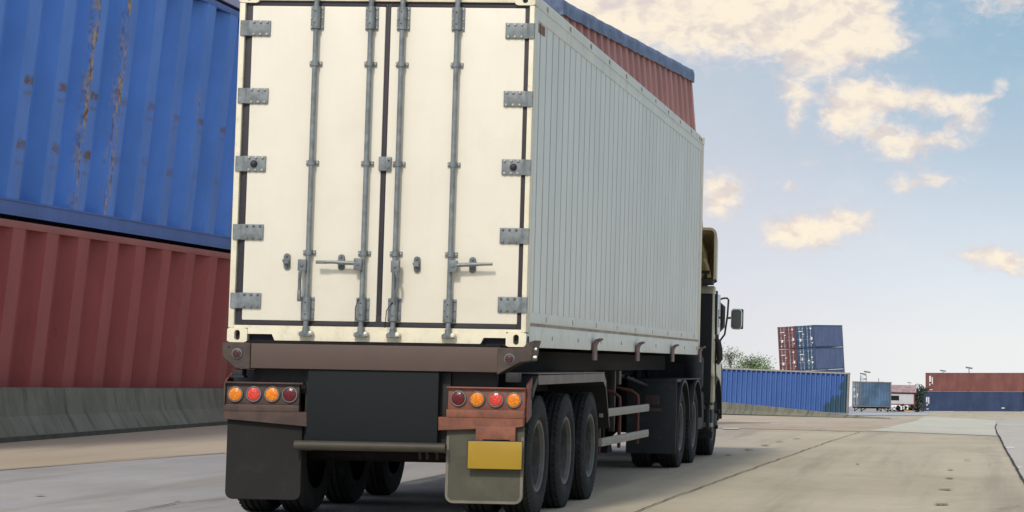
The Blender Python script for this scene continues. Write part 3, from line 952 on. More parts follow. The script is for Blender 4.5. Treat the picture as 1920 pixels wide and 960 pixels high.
for col in (0, 1):
    for lvl in range(4):
        Hc = 2.59 if lvl < 2 else 2.88
        mk = [(.25, .50, 1.0, 1.35, W8), (.35, .55, 2.35, 2.55, W8), (1.75, 2.0, .85, 1.2, W8), (1.55, 2.1, 2.1, 2.2, W8), (.2, .34, .55, .7, W8), (1.9, 2.1, .3, .4, W8), (1.35, 1.6, 1.7, 1.8, W8)]
        if (col, lvl) == (0, 2): mk = [(.3, .5, .9, 1.15, W8), (.75, 1.0, .75, 1.0, MT['greenmark']), (.75, .98, 1.2, 1.35, W8), (.35, .55, 1.6, 1.75, W8), (1.5, 2.05, 2.05, 2.15, W8), (1.7, 1.85, 1.3, 1.7, W8)]
        make_container('shipping_container', blabels[(col, lvl)], stack_loc(col, lvl), rot, 12.19, Hc, 2.44, (dblue, dred)[col], (dblue, dred)[col], .28, .05, .1,
                       'far block of stacked containers', doors=True, side=(dblue_side, None)[col], rods=MT['white'] if lvl > 1 else MT['galv'], marks=mk if lvl > 1 else None)

# ---- teal container on a stand
teal = steel_box_mat('teal_blue_steel', (.062, .118, .20, 1), rust=.1, fade=.35)
tealf = steel_box_mat('teal_frame', (.13, .145, .16, 1), rust=.3)
YT = 208.0
pt = at(1611, 767, YT); zt = zg(YT)
th = R(20)
make_container('shipping_container', 'short teal blue container raised on a stand right of the long blue one', (pt.x, pt.y, zt + .46), (0, 0, th), 3.25, 2.45, 2.44,
               teal, tealf, .3, .03, .1, doors=True, rods=MT['white'], marks=[(.6, .9, 1.0, 1.3, W8), (1.5, 1.9, 1.5, 1.8, W8), (1.4, 1.8, .9, 1.1, W8)])
root = thing('container_stand', 'dark steel stand with angled legs under the short teal container', 'stand', (pt.x, pt.y, zt), (0, 0, th))
b = MB(); b.box(.05, 3.2, .1, .22, .33, .455); b.box(.05, 3.2, 2.2, 2.32, .33, .455)
for x in (.1, 1.6, 3.05): b.box(x, x + .1, .22, 2.2, .35, .45)
b.build('top_frame', MT['chassis'], root)
for y in (.16, 2.26):
    for x0, x1 in ((.25, .7), (2.95, 2.5)):
        b = MB(); b.tube([(x0, y, 0), (x0, y, .35)], .05, 8); b.tube([(x0, y, .05), (x1, y, .35)], .04, 8); b.build('leg', MT['chassis'], root)

# ---- pair on the far right
fred = steel_box_mat('far_red_steel', (.185, .066, .058, 1), rust=.2, fade=.15)
fblue = steel_box_mat('far_navy_steel', (.022, .045, .115, 1), rust=.1, fade=.15)
YF = 297.0
th = R(-13)
p0 = at(1729, 770, YF)
zf = zg(YF - 2)
marks_b = [(.55, .75, 1.2, 1.9), (.85, 1.0, 1.0, 1.9), (.6, .75, .75, 1.0), (.6, .9, .25, .35)]
make_container('shipping_container', 'navy blue container on the ground at the far right with a red one on top', (p0.x, p0.y, zf), (0, R(-1.0), th), 13.6, 2.62, 2.44,
               fblue, fblue, .28, .04, .1, 'pair of containers at the far right', mark_end=marks_b + [(10.9, 11.3, .4, .55)])
p1 = at(1735, 735, YF)
make_container('shipping_container', 'red container on top of the navy one at the far right', (p1.x, p1.y, zf + 2.63), (0, R(-1.0), th), 13.6, 2.52, 2.44,
               fred, fred, .28, .04, .1, 'pair of containers at the far right', mark_end=[(.55, .8, 1.3, 2.1), (.9, 1.05, 1.0, 1.9), (.55, .7, .8, 1.1), (.6, 1.0, .2, .3)])

# ------------------------------------------------------------------ far buildings
wallw = pbr('whitewashed_wall', (.52, .52, .54, 1), .8, vary=.06, scale=1)
roofm = pbr('rusty_roof_sheets', (.36, .25, .26, 1), .7, vary=.25, scale=2, dirt=.5, dirt_col=(.30, .10, .09, 1))
maroon = pbr('maroon_trim', (.13, .035, .045, 1), .7, vary=.2)
YB = 255.0
pb = at(1667, 760, YB); zb = zg(YB)
root = thing('site_hut', 'low white hut with a rusty pink roof behind the teal container', 'hut', (pb.x - 1.6, pb.y, zb), (0, 0, R(2)))
b = MB(); b.box(0, 4.45, 0, 3.2, .85, 2.25); b.build('wall', wallw, root)
b = MB(); b.prism([(-.25, 2.24), (-.25, 2.30), (1.7, 3.08), (1.8, 3.08), (3.5, 2.30), (3.5, 2.24)], 'x', -.2, 4.75)
for i in range(24): b.box(-.15 + i * .2, -.10 + i * .2, -.26, -.2, 2.30, 2.34)
b.build('roof', roofm, root)
b = MB(); b.box(4.455, 4.62, -.03, 3.2, .55, 2.2); b.box(0, 4.45, -.03, -.004, .78, .90); b.box(0, 4.45, -.03, -.004, 2.08, 2.22); b.build('trim', maroon, root)
w_ = MB(); w_.box(1.6, 2.75, -.02, .05, 1.3, 1.85); w_.build('window', MT['slate'], root)
for x in (.2, 1.5, 3.0, 4.3):
    for y in (.1, 3.0):
        b = MB(); b.box(x - .07, x + .07, y - .07, y + .07, -.1, .85); b.build('stilt', MT['chassis'], root)
pc = at(1722, 760, YB + 60)
root = thing('shed', 'white walled shed with a dark red roof edge left of the far red container', 'shed', (pc.x, pc.y, zg(YB + 60)))
b = MB(); b.box(0, 5, 0, 4, -.1, 2.25); b.build('wall', wallw, root)
b = MB(); b.box(-.7, 5.3, -.5, 4.3, 2.25, 2.6, .03); b.build('roof', maroon, root)
# clutter under the hut
root = thing('scrap_heap', 'dark heap of scrap with pale bits beside the raised hut', 'scrap heap', (pb.x + 1.6, pb.y - 1.3, zb))
b = MB()
for i in range(46):
    s = random.uniform(.08, .25); x = random.gauss(0, .75); y = random.gauss(0, .3); z = random.uniform(0, .75) * max(.2, 1 - abs(x) / 2)
    b.box(-s, s, -s * .6, s * .6, -s * .5, s * .5, mat=Matrix.Translation((x, y, z + .05)) @ Matrix.Rotation(random.uniform(0, 3), 4, (random.random(), random.random(), 1)))
b.box(-1.3, 1.3, -.3, .3, 0, .08); b.build('dark_scrap', MT['chassis'], root)
b = MB()
for i in range(7):
    x = random.uniform(-1.1, .9); b.box(x, x + .2, -.62, -.55, .15 + random.random() * .5, .32 + random.random() * .5)
b.build('pale_scrap', MT['white'], root)
pd = at(1704, 770, YB - 6)
b = MB(); b.box(-.55, .55, -.12, .12, .0, .14, .01, Matrix.Rotation(R(5), 4, 'Y')); b.box(-.4, .45, -.3, -.14, .02, .15, .01)
o = b.build('timber', pbr('yellow_timber', (.55, .36, .12, 1), .7, vary=.2))
o.location = (pd.x, pd.y, zg(pd.y)); tag(o, 'short yellow timber lying on the ground by the scrap heap', 'timber')


# ------------------------------------------------------------------ floodlights and poles
def floodlight(label, px, py_top, Y, heads, w=.18, lattice=False):
    p = at(px, py_top, Y); z0 = zg(Y); h = p.z - z0
    root = thing('floodlight_mast', label, 'floodlight', (p.x, p.y, z0), group='floodlight masts in the yard')
    b = MB()
    if lattice:
        for sx in (-.42, .42): b.tube([(sx, 0, -.1), (sx, 0, h - .1)], .05, 6)
        n = 16
        for i in range(n):
            za, zb_ = h * i / n, h * (i + 1) / n
            b.tube([(-.42 if i % 2 else .42, 0, za), (.42 if i % 2 else -.42, 0, zb_ - .1)], .025, 5)
        b.box(-.55, .55, -.06, .06, h * .86, h * .88)
    else:
        b.tube([(0, 0, -.1), (0, 0, h)], [w * .6, w * .35], 8)
    b.build('mast', MT['galv_dark'], root)
    for (dx, dz, hw, hz) in heads:
        b = MB(); b.box(-hw, hw, -.15, .15, -hz, hz, .02, Matrix.Translation((dx, 0, h + dz)) @ Matrix.Rotation(R(8), 4, 'Y'))
        for k in range(5): b.box(-hw + .05 + k * hw * .4, -hw + .05 + k * hw * .4 + hw * .3, -.19, -.15, -hz * .7, hz * .7, 0, Matrix.Translation((dx, 0, h + dz)) @ Matrix.Rotation(R(8), 4, 'Y'))
        if lattice and dx > .3: b.tube([(dx - .1, 0, h + dz), (.3, 0, h - .15)], .03, 5)
        b.build('lamp_head', MT['galv_dark'], root)


floodlight('lattice floodlight mast with two lamp heads rising behind the teal container', 1619, 702, 330, [(-.1, .08, .42, .10), (.55, .38, .5, .10)], lattice=True)
floodlight('thin floodlight mast above the left part of the far red container', 1768, 697, 340, [(0, .15, .45, .10)])
floodlight('floodlight mast with a wide lamp head above the middle of the far red container', 1817, 691.5, 350, [(0, .15, .55, .12)])
floodlight('small faint floodlight above the roof of the white hut', 1705, 718.5, 420, [(0, .1, .4, .06)], .1)
p = at(1647.5, 709, 300)
b = MB(); b.tube([(0, 0, -.2), (0, 0, p.z - zg(300))], [.08, .04], 8)
o = b.build('pole', MT['galv_dark']); o.location = (p.x, p.y, zg(300)); tag(o, 'thin bare pole sticking up behind the teal container', 'pole')


# ------------------------------------------------------------------ trees
def leaf_mat(name, c1, c2):
    m = bpy.data.materials.new(name); m.use_nodes = True
    t = NT(m.node_tree); b = t.n['Principled BSDF']
    co = t.new('ShaderNodeTexCoord').outputs['Object']
    c = t.mix(t.step(t.noise(co, 2.2, 4, .7), .35, .65), c1, c2)
    t.l.new(c, b.inputs['Base Color']); b.inputs['Roughness'].default_value = .6
    b.inputs['Subsurface Weight'].default_value = 0
    return m


bark = pbr('bark', (.12, .10, .085, 1), .85, vary=.3, scale=8)
LG = leaf_mat('light_green_leaves', (.085, .17, .045, 1), (.17, .27, .085, 1))
LD = leaf_mat('grey_green_leaves', (.15, .20, .11, 1), (.27, .31, .20, 1))
LK = leaf_mat('dark_leaves', (.018, .035, .022, 1), (.035, .06, .035, 1))


def tree(name, label, px, py_top, Y, width, crown_h, mat, leaves, clumps, leaf=.13, group=None):
    p = at(px, py_top, Y); z0 = zg(Y); H = p.z - z0
    root = thing(name, label, 'tree', (p.x, p.y, z0), group=group)
    rnd = random.Random(int(px * 7 + py_top))
    tr = MB()
    trunk_top = H - crown_h * .45
    tr.tube([(0, 0, -.2), (.05, 0, trunk_top * .5), (-.03, .04, trunk_top)], [.13, .09, .04], 8)
    cs = []
    for i in range(clumps):
        a = rnd.uniform(0, 2 * math.pi); rr = width / 2 * math.sqrt(rnd.random())
        zz = H - crown_h * (.08 + .9 * rnd.random()) * (1 - .0 * rr)
        zz = min(zz, H - crown_h * .85 * (rr / (width / 2)) ** 2 * rnd.uniform(.5, 1.0))
        c = Vector((math.cos(a) * rr, math.sin(a) * rr, zz)); cs.append(c)
        tr.tube([(0, 0, trunk_top * rnd.uniform(.75, 1)), (c.x * .5, c.y * .5, (trunk_top + zz) / 2 + .1), tuple(c)], [.03, .016, .006], 5)
    tr.build('trunk', bark, root)
    b = MB()
    for i in range(leaves):
        c = cs[i % len(cs)]
        q = c + Vector((rnd.gauss(0, .30), rnd.gauss(0, .30), rnd.gauss(0, .20)))
        n = Vector((rnd.gauss(0, 1), rnd.gauss(0, 1), rnd.gauss(0, 1))).normalized()
        u = n.orthogonal().normalized() * leaf * rnd.uniform(.6, 1.3); v = n.cross(u).normalized() * leaf * .5
        b.bm.faces.new([b.bm.verts.new(q + k) for k in (-u, v * .8, u, -v * .8)])
    b.build('crown', mat, root, smooth=0)


tree('tree', 'thin airy grey green tree just right of the truck mirror', 1371, 647, 190, 2.3, 2.1, LD, 620, 34, .10, 'trees behind the long blue container')
tree('tree', 'broader light green bushy tree above the long blue container', 1412, 664, 186, 3.1, 1.9, LG, 1700, 64, .10, 'trees behind the long blue container')
tree('tree', 'sparse sapling between the bushy tree and the far container block', 1436, 678, 192, 1.2, 1.2, LD, 160, 10, .10, 'trees behind the long blue container')
tree('tree', 'dark green tree between the white hut and the white shed', 1719, 728, 262, 1.3, 2.6, LK, 1600, 30, .15)
tree('tree', 'small dark treetop peeking over the dark red shed roof', 1729, 723, 285, 1.2, 1.2, LK, 500, 14, .15)

# ------------------------------------------------------------------ the refrigerated container on the truck
W = 2.438; ZC = 1.405; H = 2.896; LEN = 12.19; ZT = ZC + H
rc = thing('refrigerated_container', 'cream and grey refrigerated container with closed rear doors, riding on the trailer', 'refrigerated container', (0, 0, 0))


def part(mb, name, mat, parent=rc, smooth=35, label=None):
    o = mb.build(name, mat, parent, smooth)
    if label: o['label'] = label
    return o


# side wall on the right with pressed seams
def groove_wall(x, sign):
    b = MB(); ys = []
    y = .17; p = .29
    prof = [(.10, 0)]
    k = 0
    while True:
        yc = .205 + p * .5 + p * k
        if yc > LEN - .14: break
        dpt = .010
        prof += [(yc - .016, 0), (yc - .006, dpt), (yc + .006, dpt), (yc + .016, 0)]
        k += 1
    prof.append((LEN - .08, 0))
    prev = None
    for yy, d in prof:
        ring = [b.bm.verts.new((x - sign * d, yy, z)) for z in (1.685, 4.095)]
        if prev: b.bm.faces.new((prev[0], ring[0], ring[1], prev[1]))
        prev = ring
    i = [b.bm.verts.new((x - sign * .06, yy, z)) for yy, z in ((.10, 1.685), (.10, 4.095), (LEN - .08, 4.095), (LEN - .08, 1.685))]
    b.bm.faces.new(i)
    return b


part(groove_wall(W - .012, 1), 'side_wall', MT['side'], smooth=20)
part(groove_wall(.012, -1), 'side_wall', MT['side'], smooth=20)
for x0, x1, sg in ((W - .05, W, 1), (0, .05, -1)):
    b = MB(); b.box(x0 + (.008 if sg > 0 else .004), x1 - (.004 if sg > 0 else .008), .165, LEN - .165, 1.600, 1.69, .004)
    b.box(x0, x1 - .002, .165, LEN - .165, 1.405, 1.585, .006)
    b.slot(0)
    b.box(x0 - .001, x1 + .001, .165, LEN - .165, 1.578, 1.603)
    if sg > 0:
        for k in range(9):
            y = .9 + k * 1.33
            b.box(x1 - .006, x1 - .001, y, y + .025, 1.62, 1.665); b.box(x1 - .004, x1 + .003, y + .3, y + .325, 1.47, 1.505)
    b.slot(1)
    part(b, 'bottom_rail', [MT['siderail'], MT['seamrust']])
    b = MB(); b.box(x0 + .004, x1 - .004, .165, LEN - .165, 4.09, 4.20, .004); b.box(x0 + .002, x1 + .004 * sg, .165, LEN - .165, 4.19, 4.215, .003)
    b.box(x0, x1 - .002 * sg, .165, LEN - .165, 4.212, 4.285, .008)
    b.slot(0)
    if sg > 0:
        for k in range(11):
            y = .55 + k * 1.13
            b.box(x1 - .004, x1 + .006, y, y + .04, 4.205, 4.255)
        b.box(x1 - .004, x1 + .006, LEN - .55, LEN - .51, 4.205, 4.255)
    b.slot(1)
    part(b, 'top_rail', [MT['siderail'], MT['seamrust']])
b = MB(); b.box(.05, W - .05, .1, LEN - .1, 4.25, 4.283, .01); part(b, 'roof', MT['siderail'])
b = MB(); b.box(.06, W - .06, .08, LEN - .1, 1.42, 1.5); part(b, 'floor', MT['chassis'])
b = MB(); b.box(.05, W - .05, LEN - .06, LEN - .02, 1.5, 4.25, .01); part(b, 'front_wall', MT['cream_frame'])
# corner posts and castings
for x0, x1 in ((.0, .047), (W - .040, W)):
    b = MB(); b.box(x0, x1, .0, .13, ZC + .118, ZT - .118, .006); part(b, 'corner_post', MT['cream_frame'])
    # the return of the post, deeper inside the door frame
for x0, x1 in ((0, .09), (W - .09, W)):
    b = MB(); b.box(x0, x1, LEN - .13, LEN, ZC + .118, ZT - .118, .006); part(b, 'corner_post', MT['cream_frame'])
for x0, x1 in ((W - .012, W + .003), (-.003, .012)):
    b = MB(); b.box(x0, x1, .1305, .168, ZC + .11, ZT - .11, .002); part(b, 'post_flange', MT['side'])


def casting_mesh(x0, x1, y0, y1, z0, z1, hole_face):
    """corner fitting with a real oval hole through its outer end face"""
    b = MB(); cx, cz = (x0 + x1) / 2 + .0, (z0 + z1) / 2
    n = 24; inner = []; outer = []
    for k in range(n):
        a = 2 * math.pi * k / n
        dx, dz = math.cos(a), math.sin(a)
        inner.append((cx + dx * .024, cz + (.018 if dz > 0 else -.018) * (1 if abs(dz) > .01 else 0) + dz * .024))
        s = 1 / max(abs(dx) / ((x1 - x0) / 2), abs(dz) / ((z1 - z0) / 2))
        outer.append((cx + dx * s, cz + dz * s))
    yf = y0 if hole_face < 0 else y1
    yd = yf + (.05 if hole_face < 0 else -.05)
    yo = y1 if hole_face < 0 else y0
    vi = [b.bm.verts.new((p[0], yf, p[1])) for p in inner]; vo = [b.bm.verts.new((p[0], yf, p[1])) for p in outer]
    vd = [b.bm.verts.new((p[0], yd, p[1])) for p in inner]; vb = [b.bm.verts.new((p[0], yo, p[1])) for p in outer]
    for k in range(n):
        j = (k + 1) % n
        b.bm.faces.new((vi[k], vo[k], vo[j], vi[j])); b.bm.faces.new((vi[k], vi[j], vd[j], vd[k])); b.bm.faces.new((vo[k], vb[k], vb[j], vo[j]))
    b.bm.faces.new(vb)
    return b, (vd, [(p[0], yd, p[1]) for p in inner])


for y0, y1, hf in ((-.004, .174, -1), (LEN - .174, LEN + .004, 1)):
    for x0, x1 in ((-.004, .160), (W - .160, W + .004)):
        for z0, z1 in ((ZC, ZC + .117), (ZT - .117, ZT)):
            b, (vd, pts) = casting_mesh(x0, x1, y0, y1, z0, z1, hf)
            o = part(b, 'corner_casting', MT['cream_frame'], smooth=30)
            b = MB(); b.bm.faces.new([b.bm.verts.new(p) for p in pts]); part(b, 'casting_hole', MT['hole'], o, smooth=0)
b = MB(); b.box(W - .004, W + .0065, .05, .12, ZC + .03, ZC + .09, .01); part(b, 'side_hole', MT['hole'])

# sill with forklift style notches and header
b = MB(); b.prism([(.161, 1.545), (W - .161, 1.545), (W - .161, 1.475), (2.095, 1.475), (2.07, 1.425), (.385, 1.425), (.362, 1.475), (.161, 1.475)], 'y', .004, .12)
b.box(.047, .161, .006, .10, 1.5225, 1.545); b.box(W - .161, W - .040, .006, .10, 1.5225, 1.545)
part(b, 'sill', MT['cream_frame'])
b = MB(); b.box(.1, W - .1, .06, .3, 1.408, 1.47); part(b, 'sill_recess', MT['hole'])
b = MB(); b.box(.160, W - .160, .0, .12, 4.205, 4.298, .006); part(b, 'header', MT['cream_frame'])
for x0, x1 in ((.047, .058), (W - .052, W - .041)):
    b = MB(); b.box(x0, x1, .045, .12, 1.545, 4.2); part(b, 'post_return', MT['galv_dark'])  # dark grey colour stands in for shadow in the door frame recess

# doors with their rubber gaskets
GB, GT = 1.548, 4.203


def door(x0, x1, g0, g1):
    b = MB(); b.box(x0, x1, .012, .09, 1.587, 4.161, .010)
    d = part(b, 'door', MT['cream'])
    gk = MB()
    gk.box(g0, x0 + .004, .022, .10, GB, GT, .004); gk.box(x1 - .004, g1, .022, .10, GB, GT, .004)
    gk.box(x0 + .004, x1 - .004, .0222, .0998, GB, 1.590, .004); gk.box(x0 + .004, x1 - .004, .0222, .0998, 4.158, GT, .004)
    part(gk, 'gasket', MT['gasket'], d)
    return d


door(.106, 1.210, .058, 1.229)
door(1.252, 2.362, 1.2295, 2.387 + .012)
# flared foot of the middle gasket
b = MB(); b.prism([(1.200, 1.548), (1.285, 1.548), (1.262, 1.62), (1.252, 1.64), (1.212, 1.64), (1.186, 1.61)], 'y', .0145, .05); part(b, 'gasket_foot', MT['gasket'])
b = MB(); b.box(1.2155, 1.2465, .017, .05, 1.60, 4.16, .004); part(b, 'gasket_strip', MT['gasket'])

# hinges
for i in range(5):
    zc_ = 3.974 - i * .5575
    for side in (0, 1):
        b = MB()
        if side == 0:
            x0, x1, xk = .1, .262, .035
            b.box(x0 - .03, x1, -.002, .012, zc_ - .064, zc_ + .064, .004)
            b.prism([(.0, .014), (.02, -.012), (.06, -.016), (.085, -.002), (.085, .010), (.0, .02)], 'z', zc_ - .062, zc_ + .062)
            bx = (.125, .180, .235)
        else:
            x0, x1 = 2.203, 2.36
            b.box(x0, x1 + .03, -.002, .012, zc_ - .064, zc_ + .064, .004)
            b.prism([(W + .006, .016), (W + .004, -.010), (W - .03, -.016), (W - .06, -.002), (W - .06, .010), (W - .002, .05)], 'z', zc_ - .062, zc_ + .062)
            bx = (2.228, 2.283, 2.338)
        b.slot(0)
        for x in bx:
            for dz in (-.050, .050): b.bolt(x, -.002, zc_ + dz, .0115, .013)
        b.slot(1)
        h = part(b, 'hinge', [MT['galv'], MT['bolt'] if i < 3 else MT['galv_dark']])
        if i == 2:
            xk = .165 if side == 0 else 2.30
            b = MB(); b.lathe([(-.0, .030), (-.012, .028), (-.03, .018), (-.036, .008)], (xk, 0, zc_), 'y', 14); part(b, 'plug', MT['gasket'], h)
# centre catch
b = MB(); b.box(1.195, 1.297, -.012, .014, 2.815, 2.930, .005); b.box(1.242, 1.25, -.018, -.011, 2.815, 2.93)
b.bolt(1.277, -.012, 2.905); b.bolt(1.277, -.012, 2.845)
part(b, 'door_catch', MT['galv'])

# locking rods
RODX = [.648, 1.100, 1.360, 1.812]
YR = -.032
RR = .0205
for i, x in enumerate(RODX):
    b = MB(); b.tube([(x, YR, 1.50), (x, YR, 4.30)], RR, 16)
    rod = part(b, 'locking_rod', MT['galv'])
    for z0, z1 in ((1.592, 1.782), (3.967, 4.160)):
        b = MB(); b.box(x - .054, x + .054, -.002, .013, z0, z1, .004)
        b.tube([(x, YR, z0 + .004), (x, YR, z1 - .004)], .031, 16)
        b.box(x - .031, x + .031, YR, .004, z0 + .004, z1 - .004)
        b.slot(0)
        for sx in (-.043, .043):
            for f in (.1, .5, .9): b.bolt(x + sx, -.002, z0 + (z1 - z0) * f, .0085, .010)
        b.slot(1)
        for f in (.25, .75): b.bolt(x - .002, YR - .029, z0 + (z1 - z0) * f, .0065, .004)
        b.slot(2)
        part(b, 'rod_guide', [MT['galv'], MT['bolt'] if z0 > 3 else MT['galv'], MT['hole']], rod)
    for z in (3.686, 2.872, 2.141):
        b = MB(); b.box(x - .052, x + .052, -.002, .013, z - .020, z + .020, .003)
        b.tube([(x, YR, z - .020), (x, YR, z + .020)], .0275, 16); b.box(x - .0275, x + .0275, YR, .004, z - .019, z + .019)
        b.slot(0)
        for sx in (-.041, .041): b.bolt(x + sx, -.002, z, .0085, .010)
        b.slot(1)
        part(b, 'bracket', [MT['galv'], MT['bolt']], rod)
    # cam at the foot, in its keeper on the sill
    b = MB(); b.tube([(x, YR, 1.478), (x, YR, 1.535)], .027, 14)
    b.prism([(x - .045, 1.462), (x + .05, 1.462), (x + .055, 1.485), (x + .02, 1.505), (x - .03, 1.505), (x - .05, 1.49)], 'y', YR - .02, YR + .012, .004)
    part(b, 'locking_cam', MT['galv_dark'], rod)
    b = MB(); b.lathe([(.004, .022), (-.03, .024), (-.05, .018), (-.055, .008)], (x + .04, 0, 1.487), 'y', 12); b.box(x - .06, x + .03, -.008, .004, 1.468, 1.505, .003); b.box(x - .06, x - .035, -.045, -.006, 1.468, 1.505, .004)
    part(b, 'cam_keeper', MT['bolt'] if i in (0, 1) else MT['cream_frame'], rod)
# handles: two swung down along their rods, two lying across
def hub(b, x, z, y=-.075):
    b.box(x - .034, x + .034, y, -.04, z - .048, z + .048, .006); b.bolt(x, y, z, .014, .01)
b = MB(); x = .612; hub(b, x, 2.035, -.082)
b.tube([(x - .006, -.085, 1.99), (x - .012, -.08, 1.92), (x - .016, -.062, 1.86), (x - .016, -.060, 1.80)], .012, 8); b.box(x - .032, x - .004, -.075, -.045, 1.742, 1.835, .004); b.box(x - .028, x - .008, -.078, -.05, 1.835, 1.98, .003)
part(b, 'handle', MT['galv_dark'])
b = MB(); x = 1.375; hub(b, x, 2.035, -.088)
b.tube([(x + .010, -.092, 1.99), (x + .030, -.092, 1.93), (x + .030, -.09, 1.86), (x + .004, -.085, 1.83), (x, -.08, 1.75)], .011, 8)
b.tube([(x - .006, -.092, 1.99), (x - .004, -.088, 1.84)], .009, 8)
part(b, 'handle', MT['galv_dark'])
b = MB(); x = 1.072; hub(b, x - .005, 2.050, -.075)
b.tube([(x - .03, -.060, 2.058), (.90, -.062, 2.062)], .017, 8); b.tube([(.90, -.062, 2.062), (.86, -.07, 2.064), (.735, -.07, 2.062)], .013, 8); b.box(.725, .81, -.082, -.058, 2.048, 2.076, .004)
part(b, 'handle', MT['galv_dark'])
b = MB(); x = 1.845; hub(b, x, 2.045, -.078)
b.tube([(x + .03, -.062, 2.055), (2.0, -.064, 2.062), (2.10, -.066, 2.066), (2.165, -.066, 2.068)], [.017, .016, .012, .012], 8)
part(b, 'handle', MT['galv_dark'])
for x, z in ((.466, 2.067), (.914, 2.066), (1.535, 2.058), (1.989, 2.060)):
    b = MB(); n = 20
    b.prism([(x + math.cos(2 * math.pi * k / n) * .027, z + (.038 if math.sin(2 * math.pi * k / n) > 0 else -.038) + math.sin(2 * math.pi * k / n) * .027) for k in range(n)], 'y', -.006, .013, .002)
    b.bolt(x, -.006, z + .045, .011, .012); b.bolt(x, -.006, z - .045, .011, .012)
    b.prism([(x - .03, z + .012), (x - .008, z + .018), (x + .022, z + .016), (x + .022, z - .022), (x - .016, z - .022)], 'y', -.045, -.006, .004)
    part(b, 'handle_retainer', MT['galv_dark'])
b = MB()
for k in range(3): b.box(W - .014, W - .004, .20 + k * .115, .20 + k * .115 + .085, 4.0 + .0, 4.075)
o = part(b, 'sticker', MT['label'])
b = MB(); b.tube([(1.085, -.07, 1.77), (1.06, -.07, 1.70), (1.055, -.05, 1.55)], .004, 5); b.tube([(1.36, -.07, 1.75), (1.315, -.07, 1.68), (1.30, -.05, 1.54)], .004, 5)
part(b, 'seal_cord', MT['black'])

# ------------------------------------------------------------------ semi-trailer under it
tr = thing('semi_trailer', 'grimy brown three axle semi trailer carrying the refrigerated container', 'semi-trailer', (0, 0, 0))
T = lambda mb, n, m, sm=35, parent=tr: mb.build(n, m, parent, sm)
b = MB(); b.box(.213, 2.262, -.055, .12, 1.198, 1.398, .006); T(b, 'rear_beam', MT['brown'])
b = MB(); b.box(.18, 2.24, -.03, .15, 1.385, 1.42); T(b, 'bolster', MT['chassis'])
lb = MB(); lb.prism([(-.024, 1.400), (.209, 1.400), (.209, 1.190), (.09, 1.196), (-.019, 1.285)], 'y', -.06, .22, .005); lb.bolt(.03, -.06, 1.37, .008)
lb = T(lb, 'corner_bracket', MT['dkbrown'])
b = MB(); b.box(.06, .145, -.04, .08, 1.12, 1.19, .008); b.box(.035, .16, -.05, .06, 1.118, 1.135, .003); T(b, 'twist_handle', MT['black'])
rb = MB(); rb.prism([(2.225, 1.396), (2.43, 1.396), (2.462, 1.44), (2.53, 1.462), (2.515, 1.40), (2.500, 1.295), (2.398, 1.279), (2.225, 1.178)], 'y', -.062, .2, .005)
rb = T(rb, 'corner_bracket', MT['dkbrown'])
for z in (1.39, 1.325):
    b = MB(); b.tube([(2.49, -.02, z), (2.535, -.02, z)], .014, 8); T(b, 'bracket_bolt', MT['bolt'])
b = MB(); b.box(2.29, 2.40, -.03, .08, 1.12, 1.20, .008); T(b, 'twist_handle', MT['black'])
for x, z, br in ((.103, 1.313, lb), (2.324, 1.308, rb)):
    b = MB(); b.lathe([(-.06, .043), (-.07, .043), (-.074, .038)], (x, 0, z), 'y', 24); rm = T(b, 'reflector_rim', MT['galv_dark'], parent=br)
    b = MB(); b.lathe([(-.070, .036), (-.079, .034), (-.083, .02), (-.084, .004)], (x, 0, z), 'y', 24); T(b, 'reflector', MT['reflector'], parent=br)
# main rails and cross members
for x in (.72, 1.62):
    b = MB(); b.box(x, x + .10, .1, 11.8, .98, 1.40, .01); T(b, 'chassis_rail', MT['chassis'])
for y in (1.2, 2.7, 4.1, 5.6, 7.0, 8.4, 9.8, 11.4):
    b = MB(); b.box(.45, 1.99, y, y + .10, 1.22, 1.396, .006); T(b, 'cross_member', MT['chassis'])
for x in (.42, 1.97):
    b = MB(); b.box(x, x + .05, .3, 11.9, 1.20, 1.385, .006); T(b, 'outrigger_rail', MT['chassis'])
# side hooks that locate the container
for y in (3.30, 6.18, 9.15, 12.0):
    for x, sg in ((W + .008, 1), (-.008, -1)):
        b = MB()
        b.prism([(x, 1.31), (x + sg * .018, 1.31), (x + sg * .018, 1.45), (x + sg * .035, 1.485), (x + sg * .075, 1.505), (x + sg * .07, 1.52), (x + sg * .025, 1.505), (x, 1.47)], 'y', y, y + .20)
        T(b, 'locating_hook', MT['hookpaint'])
# rear underside
b = MB(); b.box(.683, 1.748, -.035, .03, .615, 1.197, .004); T(b, 'rear_panel', MT['slate'])
for x0, x1 in ((.20, .683), (1.748, 2.2)):
    b = MB(); b.box(x0, x1, .10, .14, 1.0, 1.20, .004); T(b, 'backing_plate', MT['black'])
for x0, x1 in ((.636, .70), (1.735, 1.825)):
    b = MB(); b.box(x0, x1, .065, .095, .54, 1.19, .003); T(b, 'gap_blackout', MT['black'])  # invented black strips darken gaps beside the panel where bright ground showed
b = MB(); b.box(.62, 1.84, .40, .46, .70, 1.2, .005); T(b, 'dark_backdrop', MT['chassis'])  # made-up dark sheet blocking the bright view behind the rear panel
b = MB(); b.tube([(.598, -.05, .587), (1.826, -.05, .587)], .039, 18); T(b, 'underrun_bar', MT['pipe'])
for x in (.74, 1.64):
    b = MB(); b.box(x, x + .08, -.03, .05, .55, .70, .006); T(b, 'bar_bracket', MT['black'])
for x in (1.60, 1.66, 1.74):
    b = MB(); b.tube([(x, .0, .56), (x + .005, .02, .51), (x, .03, .49)], .012, 6); T(b, 'bar_clip', MT['black'])
